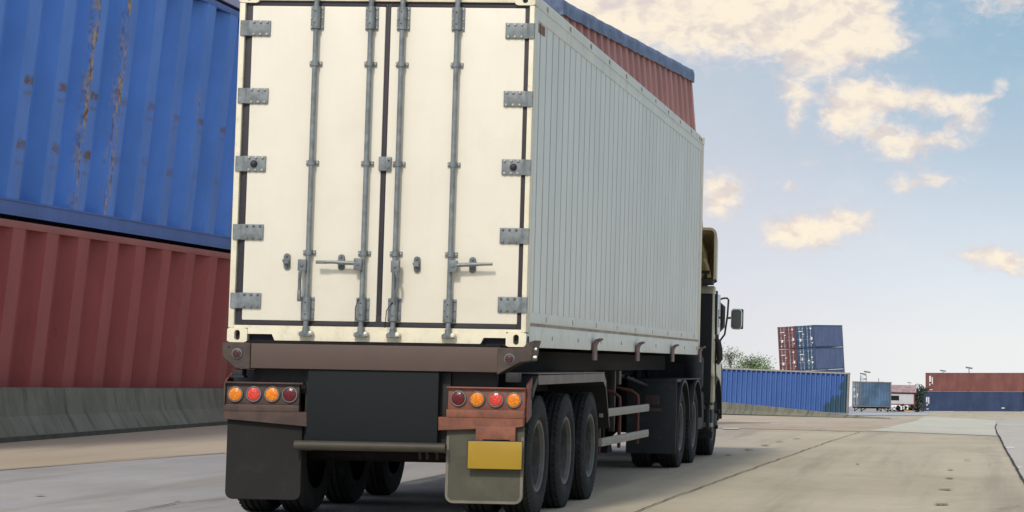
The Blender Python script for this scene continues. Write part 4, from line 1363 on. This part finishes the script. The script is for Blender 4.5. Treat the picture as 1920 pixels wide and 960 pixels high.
# lamp panels
pl_ = MB(); pl_.box(.002, .606, .0, .05, .905, 1.072, .005); pl_.box(-.002, .64, -.03, .05, 1.072, 1.086, .003); pl_.box(-.006, .006, -.03, .05, .90, 1.08, .003)
pl_ = T(pl_, 'lamp_panel', MT['dkpanel'])
b = MB(); b.box(-.006, .612, -.022, .045, .85, .905, .006)
b.prism([(-.008, .852), (.676, .852), (.684, .733), (-.006, .785)], 'y', -.018, .05, .004); T(b, 'lamp_shelf', MT['dkpanel'])
pr_ = MB(); pr_.box(1.822, 2.446, .0, .05, .895, 1.066, .005); pr_.box(1.815, 2.452, -.03, .05, 1.066, 1.078, .003)
pr_ = T(pr_, 'lamp_panel', MT['rustpanel'])
b = MB(); b.box(1.815, 2.446, -.022, .045, .832, .896, .006); b.prism([(1.748, .833), (2.442, .833), (2.438, .765), (2.38, .757), (1.751, .724)], 'y', -.018, .05, .004)
b.box(2.06, 2.381, -.030, .02, .645, .765, .004); T(b, 'lamp_shelf', MT['rustpanel'])
for x0, x1 in ((2.447, 2.462), (-.022, -.007)):
    b = MB(); b.prism([(.05, 1.10), (.05, .80), (.22, .85), (.22, 1.16)], 'x', x0, x1); T(b, 'panel_cheek', MT['redoxide'])


def lamp(x, z, mat, parent):
    b = MB(); b.lathe([(.004, .066), (-.012, .066), (-.020, .061), (-.020, .055), (-.010, .053)], (x, 0, z), 'y', 28)
    o = T(b, 'lamp', MT['galv_dark'], parent=tr)
    b = MB(); b.lathe([(-.008, .054), (-.020, .051), (-.027, .036), (-.030, .015), (-.0305, .001)], (x, 0, z), 'y', 28)
    T(b, 'lens', mat, parent=o)
    return o


for x, z, k in ((.084, .985, 'amber'), (.235, .988, 'redlit'), (.386, .989, 'amber'), (.531, .988, 'red')):
    lamp(x, z, MT[k], pl_)['label'] = {'amber': 'amber lamp', 'redlit': 'bright red lamp', 'red': 'dark red lamp'}[k]
for x, z, k in ((1.908, .984, 'red'), (2.060, .982, 'amber'), (2.213, .980, 'redlit'), (2.359, .978, 'amber')):
    lamp(x, z, MT[k], pr_)['label'] = {'amber': 'amber lamp', 'redlit': 'bright red lamp', 'red': 'dark red lamp'}[k]
# mud flaps
def rounded(x0, x1, z0, z1, r):
    pts = []
    for cx, cz, a0 in ((x1 - r, z0 + r, 0), (x0 + r, z0 + r, -90)):
        pts += [(cx + r * math.cos(R(a0 - 90 * k / 6)), cz + r * math.sin(R(a0 - 90 * k / 6))) for k in range(7)]
    return [(x1, z1)] + pts + [(x0, z1)]


b = MB(); b.prism(rounded(.015, .632, .140, .80, .06), 'y', .03, .055, .004); f1 = T(b, 'mudflap', MT['flapL'])
b = MB(); b.prism(rounded(1.812, 2.443, .143, .76, .065), 'y', .03, .055, .004); f2 = T(b, 'mudflap', MT['flapR']); f2['label'] = 'dusty grey mudflap behind the number plate'
def rim_strip(x0, x1, z0, z1, r, w, mat, par):
    o_, i_ = rounded(x0, x1, z0, z1, r), rounded(x0 + w, x1 - w, z0 + w, z1, r - w)
    b = MB()
    vo = [b.bm.verts.new((p[0], .0265, p[1])) for p in o_[1:-1]]; vi = [b.bm.verts.new((p[0], .0265, p[1])) for p in i_[1:-1]]
    vo2 = [b.bm.verts.new((p[0], .0325, p[1])) for p in o_[1:-1]]; vi2 = [b.bm.verts.new((p[0], .0325, p[1])) for p in i_[1:-1]]
    # straight sides up to the shelf
    for s_, src in ((0, 1), (1, -2)):
        pass
    n = len(vo)
    for k in range(n - 1):
        b.bm.faces.new((vo[k], vo[k + 1], vi[k + 1], vi[k])); b.bm.faces.new((vo2[k], vi2[k], vi2[k + 1], vo2[k + 1]))
    b.box(x0, x0 + w, .0265, .0325, z0 + r, z1 - .08); b.box(x1 - w, x1, .0265, .0325, z0 + r, z1 - .08)
    T(b, 'flap_rim', mat, parent=par)
rim_strip(1.813, 2.442, .144, .76, .065, .022, MT['flaprim'], f2)
b = MB(); b.box(2.005, 2.442, -.045, -.034, .426, .645, .004); pln = T(b, 'number_plate', MT['plate'])
b = MB(); b.box(1.999, 2.448, -.041, -.028, .420, .651, .004); T(b, 'plate_frame', MT['black'], parent=pln)
b = MB(); b.box(2.12, 2.34, -.030, .03, .55, .66); T(b, 'plate_bracket', MT['rustpanel'])


# wheels: x axis outwards
def wheel_mesh(rad=.505, w=.27, name='wheel', dual=True, parent=None, sgn=1, rimdepth=.23):
    """outer face at x=0, body towards -x"""
    root = None
    b = MB(); r0 = rad * .60
    prof = [(-.03, r0), (-.012, r0 + .015), (-.002, rad * .72), (-.004, rad * .82), (-.018, rad * .93), (-.035, rad * .975), (-.06, rad)]
    for g in (.30, .5, .70):
        prof += [(-w * g + .012, rad), (-w * g + .008, rad - .014), (-w * g - .008, rad - .014), (-w * g - .012, rad)]
    prof += [(-w + .06, rad), (-w + .02, rad * .95), (-w, rad * .8), (-w + .02, r0)]
    prof = [(p[0] * sgn, p[1]) for p in prof]
    b.lathe(prof, axis='x', seg=56, caps=False)
    # shoulder blocks
    for k in range(56):
        a = 2 * math.pi * k / 56
        m = Matrix.Rotation(a, 4, 'X') @ Matrix.Translation((-.034 * sgn, 0, rad * .972))
        b.box(-.012, .012, -.014, .014, -.012, .012, 0, m)
    if dual:
        prof2 = [(p[0] - (w + .06) * sgn, p[1]) for p in prof]
        b.lathe(prof2, axis='x', seg=48, caps=False)
    tyre = b
    rb_ = MB()
    d = rimdepth
    pr = [(-.028, r0 + .004), (-.018, r0 - .006), (-.022, r0 - .03), (-.05, r0 - .045), (-d, r0 - .06), (-d - .015, r0 - .12), (-d + .01, .155), (-d + .012, .11), (-d + .07, .10), (-d + .085, .07), (-d + .085, .0)]
    if d < .05:
        pr = [(-.028, r0 + .004), (-.018, r0 - .006), (-.03, r0 - .03), (-.09, r0 - .05), (-.05, r0 - .12), (-.02, .16), (-.02, .12), (.03, .10), (.045, .07), (.045, .0)]
    rb_.lathe([(p[0] * sgn, max(p[1], .001)) for p in pr[:4]], axis='x', seg=48, caps=False)
    rb_.slot(0)
    rb_.lathe([(p[0] * sgn, max(p[1], .001)) for p in pr[3:]], axis='x', seg=48, caps=False)
    rb_.slot(1)
    for k in range(8):
        a = 2 * math.pi * (k + .5) / 8
        x = (-d - .006) if d > .05 else -.036
        rb_.tube([(sgn * (x - .02), math.cos(a) * .195, math.sin(a) * .195), (sgn * (x + .008), math.cos(a) * .195, math.sin(a) * .195)], .030, 10)
    rb_.slot(2)
    for k in range(10):
        a = 2 * math.pi * k / 10
        x = (-d if d > .05 else -.02) + .0
        rb_.tube([(sgn * (x - .01), math.cos(a) * .135, math.sin(a) * .135), (sgn * (x + .035), math.cos(a) * .135, math.sin(a) * .135)], .014, 6)
    rb_.lathe([((-w * 1.02) * sgn, r0 + .02), ((-w * 1.02) * sgn, .02)], axis='x', seg=32, caps=False)
    rb_.slot(1)
    t = tyre.build(name, MT['tyre'], parent, 40)
    rb_.build('rim', [MT['rim'], MT['rimdish'], MT['hole']], t, 40)
    return t


RW = .505
wr = wheel_mesh(RW, .27, 'wheel', True, tr, 1); wr.location = (2.455, .70, RW)
wlf = wheel_mesh(RW, .27, 'wheel', True, tr, -1); wlf.location = (-.010, .70, RW)
for y in (2.03, 3.36):
    copy_part(wr, tr, (2.455, y, RW), (R(random.uniform(0, 60)), 0, 0)); copy_part(wlf, tr, (-.010, y, RW))
for y in (.70, 2.03, 3.36):
    b = MB(); b.tube([(.3, y, RW), (2.1, y, RW)], .07, 12); b.box(.55, .66, y - .35, y + .35, RW + .12, RW + .2); b.box(1.75, 1.86, y - .35, y + .35, RW + .12, RW + .2); T(b, 'axle', MT['chassis'])
# mudguards over the three axles
for x0, x1 in ((1.84, 2.47), (-.03, .60)):
    b = MB()
    pf = [(.20, .98), (.20, 1.07), (.42, 1.175), (3.90, 1.185), (4.05, 1.10), (4.36, .66), (4.33, .64), (4.02, 1.06), (3.86, 1.14), (.44, 1.135)]
    b.prism(pf, 'x', x0, x1)
    mg = T(b, 'mudguard', MT['black'], 20)
    b = MB(); b.box(x0 + .002, x1 + .003, .45, 3.93, 1.1865, 1.196); b.prism([(.42, 1.178), (.44, 1.10), (3.86, 1.105), (4.02, 1.045), (4.05, 1.098), (3.9, 1.183)], 'x', (x1 + .0005 if x0 > 1 else x0 - .005), (x1 + .004 if x0 > 1 else x0 - .0005)); T(b, 'guard_edge', MT['fender_top'], parent=mg)
    xi = x0 + .05 if x0 > 1 else x1 - .07
    b = MB(); b.box(xi, xi + .02, .46, 4.0, .75, 1.13); T(b, 'inner_skirt', MT['black'], parent=mg)
# side guards
for x, sg in ((2.40, 1), (.04, -1)):
    for z0 in (.465, .75):
        b = MB(); b.box(x - .02, x + .02, 4.22, 7.55, z0, z0 + .080, .006); b.box(x + sg * .02 - .004, x + sg * .02 + .004, 4.22, 7.55, z0 + .034, z0 + .046); g = T(b, 'side_guard_rail', MT['rail'])
    for y in (4.40, 5.75, 7.10):
        b = MB(); xi = x - sg * .45
        b.tube([(xi, y, 1.2), (xi + sg * .1, y, 1.03), (x - sg * .12, y, .98), (x - sg * .05, y, .93), (x - sg * .045, y, .84), (x - sg * .045, y, .40)], .019, 10)
        T(b, 'guard_bracket', MT['guardred'])
# landing gear
for x in (.50, 1.62):
    b = MB(); b.box(x, x + .13, 8.55, 8.68, .38, 1.3, .008); b.box(x + .02, x + .11, 8.57, 8.66, .28, .40); b.prism([(8.40, .24), (8.83, .24), (8.72, .33), (8.51, .33)], 'x', x - .06, x + .2); T(b, 'landing_leg', MT['chassis'])
b = MB(); b.tube([(.6, 8.62, .62), (1.7, 8.62, .62)], .03, 8); b.tube([(.6, 8.62, .5), (1.7, 8.62, 1.1)], .02, 8); T(b, 'leg_brace', MT['chassis'])
for q in ((2.14, 2.20, 6.4, 6.46, .55, 1.2), (2.02, 2.08, 7.2, 7.26, .6, 1.2), (1.95, 2.2, 6.7, 6.86, 1.05, 1.2)):
    b = MB(); b.box(*q, .005); T(b, 'support_post', MT['pipe'])
b = MB(); b.box(.9, 1.55, 4.6, 7.6, .50, 1.15, .04); b.tube([(.75, 6.6, .75), (.75, 8.0, .75)], .16, 16); T(b, 'tank_and_dark_box', MT['chassis'])  # big box invented to darken the see-through space; tube is the tank
b = MB(); b.tube([(1.95, 8.9, 1.12), (2.1, 9.5, 1.02), (2.05, 10.4, 1.0), (1.8, 11.6, 1.2)], .022, 8); b.tube([(1.75, 8.7, 1.18), (1.9, 9.6, 1.10), (1.8, 10.8, 1.08), (1.6, 12.0, 1.3)], .02, 8); T(b, 'air_hose', MT['black'])

# ------------------------------------------------------------------ tractor unit
tk = thing('tractor_truck', 'cream cab tractor truck pulling the trailer, seen from behind with its right mirror', 'truck', (0, 10, 0))
def K(mb, n, m, sm=35, parent=tk):
    bmesh.ops.translate(mb.bm, vec=(0, -10, 0), verts=mb.bm.verts) if parent is tk else None
    return mb.build(n, m, parent, sm)


b = MB()
for x in (.82, 1.54): b.box(x, x + .09, 9.6, 15.0, .70, .98, .01)
for y in (9.8, 11.1, 12.6, 14.5): b.box(.9, 1.55, y, y + .1, .75, .93)
K(b, 'chassis_frame', MT['chassis'])
b = MB(); b.box(.75, 1.7, 10.5, 11.7, .985, 1.13, .02); b.lathe([(1.13, .45), (1.17, .45), (1.172, .4)], (1.22, 11.0, 0), 'z', 24); K(b, 'fifth_wheel', MT['chassis'])
# tandem wheels
w2 = wheel_mesh(.50, .27, 'wheel', True, tk, 1); w2.location = (2.44, .42, .50)
w3 = wheel_mesh(.50, .27, 'wheel', True, tk, -1); w3.location = (.0, .42, .50)
copy_part(w2, tk, (2.44, 1.80, .50), (R(20), 0, 0)); copy_part(w3, tk, (.0, 1.80, .50))
for y in (10.42, 11.80):
    b = MB(); b.tube([(.3, y, .5), (2.1, y, .5)], .08, 12); b.lathe([(1.0, .1), (1.1, .2), (1.22, .22), (1.34, .2), (1.44, .1)], (0, y, .5), 'x', 20); K(b, 'axle', MT['chassis'])
# plastic guards over the tandem: one arch per wheel
def arch(y0, rad, thick=.03, a0=8, a1=172, n=18, zc=.5):
    o_, i_ = [], []
    for k in range(n + 1):
        a = R(a0 + (a1 - a0) * k / n)
        o_.append((y0 + math.cos(a) * rad, zc + math.sin(a) * rad * 1.0)); i_.append((y0 + math.cos(a) * (rad - thick), zc + math.sin(a) * (rad - thick)))
    return o_ + i_[::-1]


for x0, x1 in ((1.82, 2.47), (-.03, .62)):
    for y in (10.42, 11.80):
        b = MB(); b.prism(arch(y, .585), 'x', x0, x1)
        K(b, 'wheel_arch', MT['green_dark'], 25)
    b = MB(); b.box(x0 + .02, x1 - .02, 9.76, 9.79, .19, 1.08, .008); b.box(x0 + .02, x1 - .02, 9.75, 10.2, 1.06, 1.10, .008)
    fl = K(b, 'mudflap', MT['green_dark'])
b = MB(); b.box(2.06, 2.24, 9.735, 9.762, .78, .90, .01); b.box(2.02, 2.27, 9.74, 9.762, .70, .74, .005); K(b, 'flap_emblem', MT['dkpanel'])  # faint brown emblem marks on the mudflap, not legible
b = MB(); b.box(1.84, 2.45, 10.1, 12.3, 1.085, 1.10, .004); K(b, 'catwalk', MT['green_dark'])
# front axle
wf = wheel_mesh(.50, .28, 'wheel', False, tk, 1, .03); wf.location = (2.40, 4.45, .50)
wfl = wheel_mesh(.50, .28, 'wheel', False, tk, -1, .03); wfl.location = (.04, 4.45, .50)
b = MB(); b.tube([(.3, 14.45, .5), (2.1, 14.45, .5)], .07, 12); K(b, 'axle', MT['chassis'])
for x0, x1 in ((2.03, 2.45), (-.01, .41)):
    b = MB(); b.prism(arch(14.45, .60, .03, 0, 180), 'x', x0, x1); b.box(x0, x1, 13.83, 13.86, .26, .52, .006); K(b, 'front_wheel_arch', MT['green_dark'], 25)
# cab shell
b = MB()
sec = [(13.25, 1.15), (13.25, 2.26), (13.3, 2.33), (13.4, 2.36), (14.9, 2.36), (15.1, 2.28), (15.45, 1.45), (15.5, .55), (15.05, .50), (15.0, 1.02), (14.5, 1.14), (13.85, 1.05), (13.75, .75), (13.5, .75), (13.5, 1.10)]
b.prism(sec, 'x', -.055, 2.50, .02)
for v in b.bm.verts:
    if v.co.y > 13.6:
        k = min(1.0, (v.co.y - 13.6) / 1.6) * .19
        v.co.x += -k if v.co.x > 1.2 else k
K(b, 'cab', MT['cabcream'], 30)
b = MB(); b.box(-.03, 2.482, 13.20, 13.246, .74, 2.25, .01); b.box(2.27, 2.35, 13.19, 13.203, 1.98, 2.06, .006)
for k in range(6): b.box(.3 + k * .33, .5 + k * .33, 13.19, 13.203, 1.3, 2.1, .006)
K(b, 'cab_back_panel', MT['cabback'])
for x0, x1 in ((2.44, 2.488), (-.04, -.0)):
    b = MB(); b.box(x0, x1, 13.72, 14.2, 1.70, 2.26, .003); K(b, 'side_window', MT['mirror'])
b = MB(); b.box(2.485, 2.506, 13.6, 13.66, 1.0, 2.3, .004); K(b, 'door_gap', MT['black'])
b = MB(); b.prism([(13.62, 1.05), (13.62, 1.70), (14.9, 1.66), (15.3, 1.40), (15.3, .62), (15.1, .62), (15.03, 1.05), (14.5, 1.2)], 'x', 2.30, 2.40, .01); K(b, 'door_panel', MT['cabcream'])
# roof air deflector, hollow behind
def fairing_ring(y, x0, x1, z0, z1, r):
    pts = []
    for cx, cz, a0 in ((x1 - r, z1 - r, 0), (x0 + r, z1 - r, 90)):
        pts += [(cx + r * math.cos(R(a0 + 90 * k / 5)), y, cz + r * math.sin(R(a0 + 90 * k / 5))) for k in range(6)]
    return [(x1, y, z0)] + pts + [(x0, y, z0)]


rings = [(13.02, -.10, 2.545, 2.44, 3.145, .10), (13.5, -.06, 2.51, 2.42, 3.10, .12), (14.2, .1, 2.34, 2.40, 2.86, .14), (14.75, .3, 2.14, 2.38, 2.50, .05)]
def shell(off, flip, nm, mat, lo=0):
    b = MB(); prev = None
    for q, (y, x0, x1, z0, z1, r) in enumerate(rings):
        pts = fairing_ring(y + (0 if q else 0), x0 + off, x1 - off, z0, z1 - off, max(.02, r - off))
        ring = [b.bm.verts.new(p) for p in pts]
        if prev:
            for k in range(len(ring) - 1):
                b.bm.faces.new((prev[k], ring[k], ring[k + 1], prev[k + 1]))
        prev = ring
    return b


b = shell(0, 0, '', None)
de = K(b, 'air_deflector', MT['cabcream'], 30)
b = shell(.035, 1, '', None); bmesh.ops.translate(b.bm, vec=(0, -10, 0), verts=b.bm.verts)
o = b.build('inner_lining', MT['cabinner'], de, 30)
# rim closing the two shells, and the moulded rib inside
b = MB()
A = fairing_ring(13.02, -.10, 2.545, 2.44, 3.145, .10); B = fairing_ring(13.02, -.065, 2.51, 2.44, 3.11, .065)
va = [b.bm.verts.new((p[0], p[1] - 10, p[2])) for p in A]; vb = [b.bm.verts.new((p[0], p[1] - 10, p[2])) for p in B]
for k in range(len(A) - 1): b.bm.faces.new((va[k], va[k + 1], vb[k + 1], vb[k]))
b.build('deflector_rim', MT['cabcream'], de, 0)
b = MB(); b.tube([(2.20, 3.6, 2.44), (2.34, 3.45, 2.60), (2.33, 3.4, 2.78), (2.26, 3.4, 2.98), (2.2, 3.45, 3.05)], .045, 8)
b.tube([(2.44, 3.15, 2.46), (2.40, 3.2, 2.62), (2.36, 3.2, 2.72)], .03, 8)
b.build('moulded_rib', MT['cabinner'], de, 40)
b = MB(); b.box(1.2, 2.2, 3.55, 3.58, 2.42, 3.05); b.box(1.0, 2.44, 3.1, 3.14, 2.52, 2.56); b.build('deflector_frame', MT['cabback'], de, 30)
b = MB(); b.box(2.36, 2.50, 13.03, 13.2, 2.362, 2.44, .01); b.box(1.9, 2.3, 13.05, 13.4, 2.362, 2.42, .01); K(b, 'deflector_mount', MT['black'])
# mirror on its long arm
b = MB()
b.tube([(2.34, 15.2, 2.22), (2.43, 15.2, 2.245), (2.475, 15.2, 2.245), (2.495, 15.2, 2.22), (2.485, 15.2, 2.0), (2.45, 15.2, 1.72), (2.38, 15.2, 1.62)], .014, 8)
b.tube([(2.48, 15.2, 1.955), (2.56, 15.2, 1.965)], .016, 8)
K(b, 'mirror_arm', MT['black'])
def rrect(cx, cz, w, h, r):
    pts = []
    for sx, sz, a0 in ((1, 1, 0), (-1, 1, 90), (-1, -1, 180), (1, -1, 270)):
        pts += [(cx + sx * (w / 2 - r) + r * math.cos(R(a0 + 90 * k / 5)), cz + sz * (h / 2 - r) + r * math.sin(R(a0 + 90 * k / 5))) for k in range(6)]
    return pts
b = MB(); b.prism(rrect(2.620, 1.945, .165, .305, .05), 'y', 15.16, 15.27, .012); mi = K(b, 'mirror', MT['chrome'])
b = MB(); b.prism(rrect(2.620, 1.945, .14, .275, .045), 'y', 5.153, 5.162); b.build('mirror_glass', MT['mirror'], mi, 0)
b = MB(); b.prism([(2.61, 5.17), (2.71, 5.17), (2.715, 5.25), (2.67, 5.31), (2.61, 5.31)], 'z', 1.80, 2.09, .01); b.build('mirror_shell', MT['black'], mi, 30)
# small visor and intake beside the cab corner
b = MB(); b.prism([(2.34, 2.22), (2.455, 2.12), (2.45, 1.82), (2.34, 1.70)], 'y', 14.9, 15.2, .01); K(b, 'side_visor', MT['black'])
b = MB(); b.tube([(2.49, 13.6, 1.64), (2.53, 13.6, 1.60), (2.55, 13.6, 1.48), (2.555, 13.6, 1.36), (2.53, 13.6, 1.31), (2.49, 13.6, 1.34)], [.03, .04, .045, .045, .04, .02], 10); K(b, 'grab_handle', MT['black'])
b = MB(); b.lathe([(.95, .10), (1.0, .13), (1.36, .13), (1.42, .09), (1.46, .05)], (2.30, 12.75, 0), 'z', 18); b.tube([(2.30, 12.75, .95), (2.33, 12.7, .75), (2.2, 12.7, .6)], .06, 10); K(b, 'air_filter', MT['green_dark'])
b = MB(); b.box(1.95, 2.40, 12.55, 13.25, .40, .92, .05); K(b, 'fuel_tank', MT['green_dark'])
for z in (.665, .425):
    b = MB(); b.box(2.22, 2.49, 13.30, 13.55, z, z + .055, .008); K(b, 'step', MT['rail'])
b = MB(); b.box(2.42, 2.47, 13.25, 13.30, .40, 1.0, .01); b.box(2.15, 2.47, 13.56, 13.82, .35, 1.02, .03); K(b, 'step_panel', MT['green_dark'])
b = MB()
for z in (.62, .52, .40): b.tube([(2.38, 14.45, z), (2.46 + (z - .4) * .1, 14.45, z)], .03, 8)
b.prism([(14.6, 1.2), (15.5, 1.3), (15.5, .6), (15.1, .6), (15.05, 1.0)], 'x', 2.30, 2.395, .015)
K(b, 'corner_trim', MT['black'])
b = MB(); b.box(.25, 2.25, 15.45, 15.56, .35, .95, .03); K(b, 'bumper', MT['cabcream'])
b = MB(); b.prism([(15.12, 2.22), (15.40, 1.52), (15.43, 1.53), (15.15, 2.23)], 'x', .1, 2.35); K(b, 'windscreen', MT['mirror'])
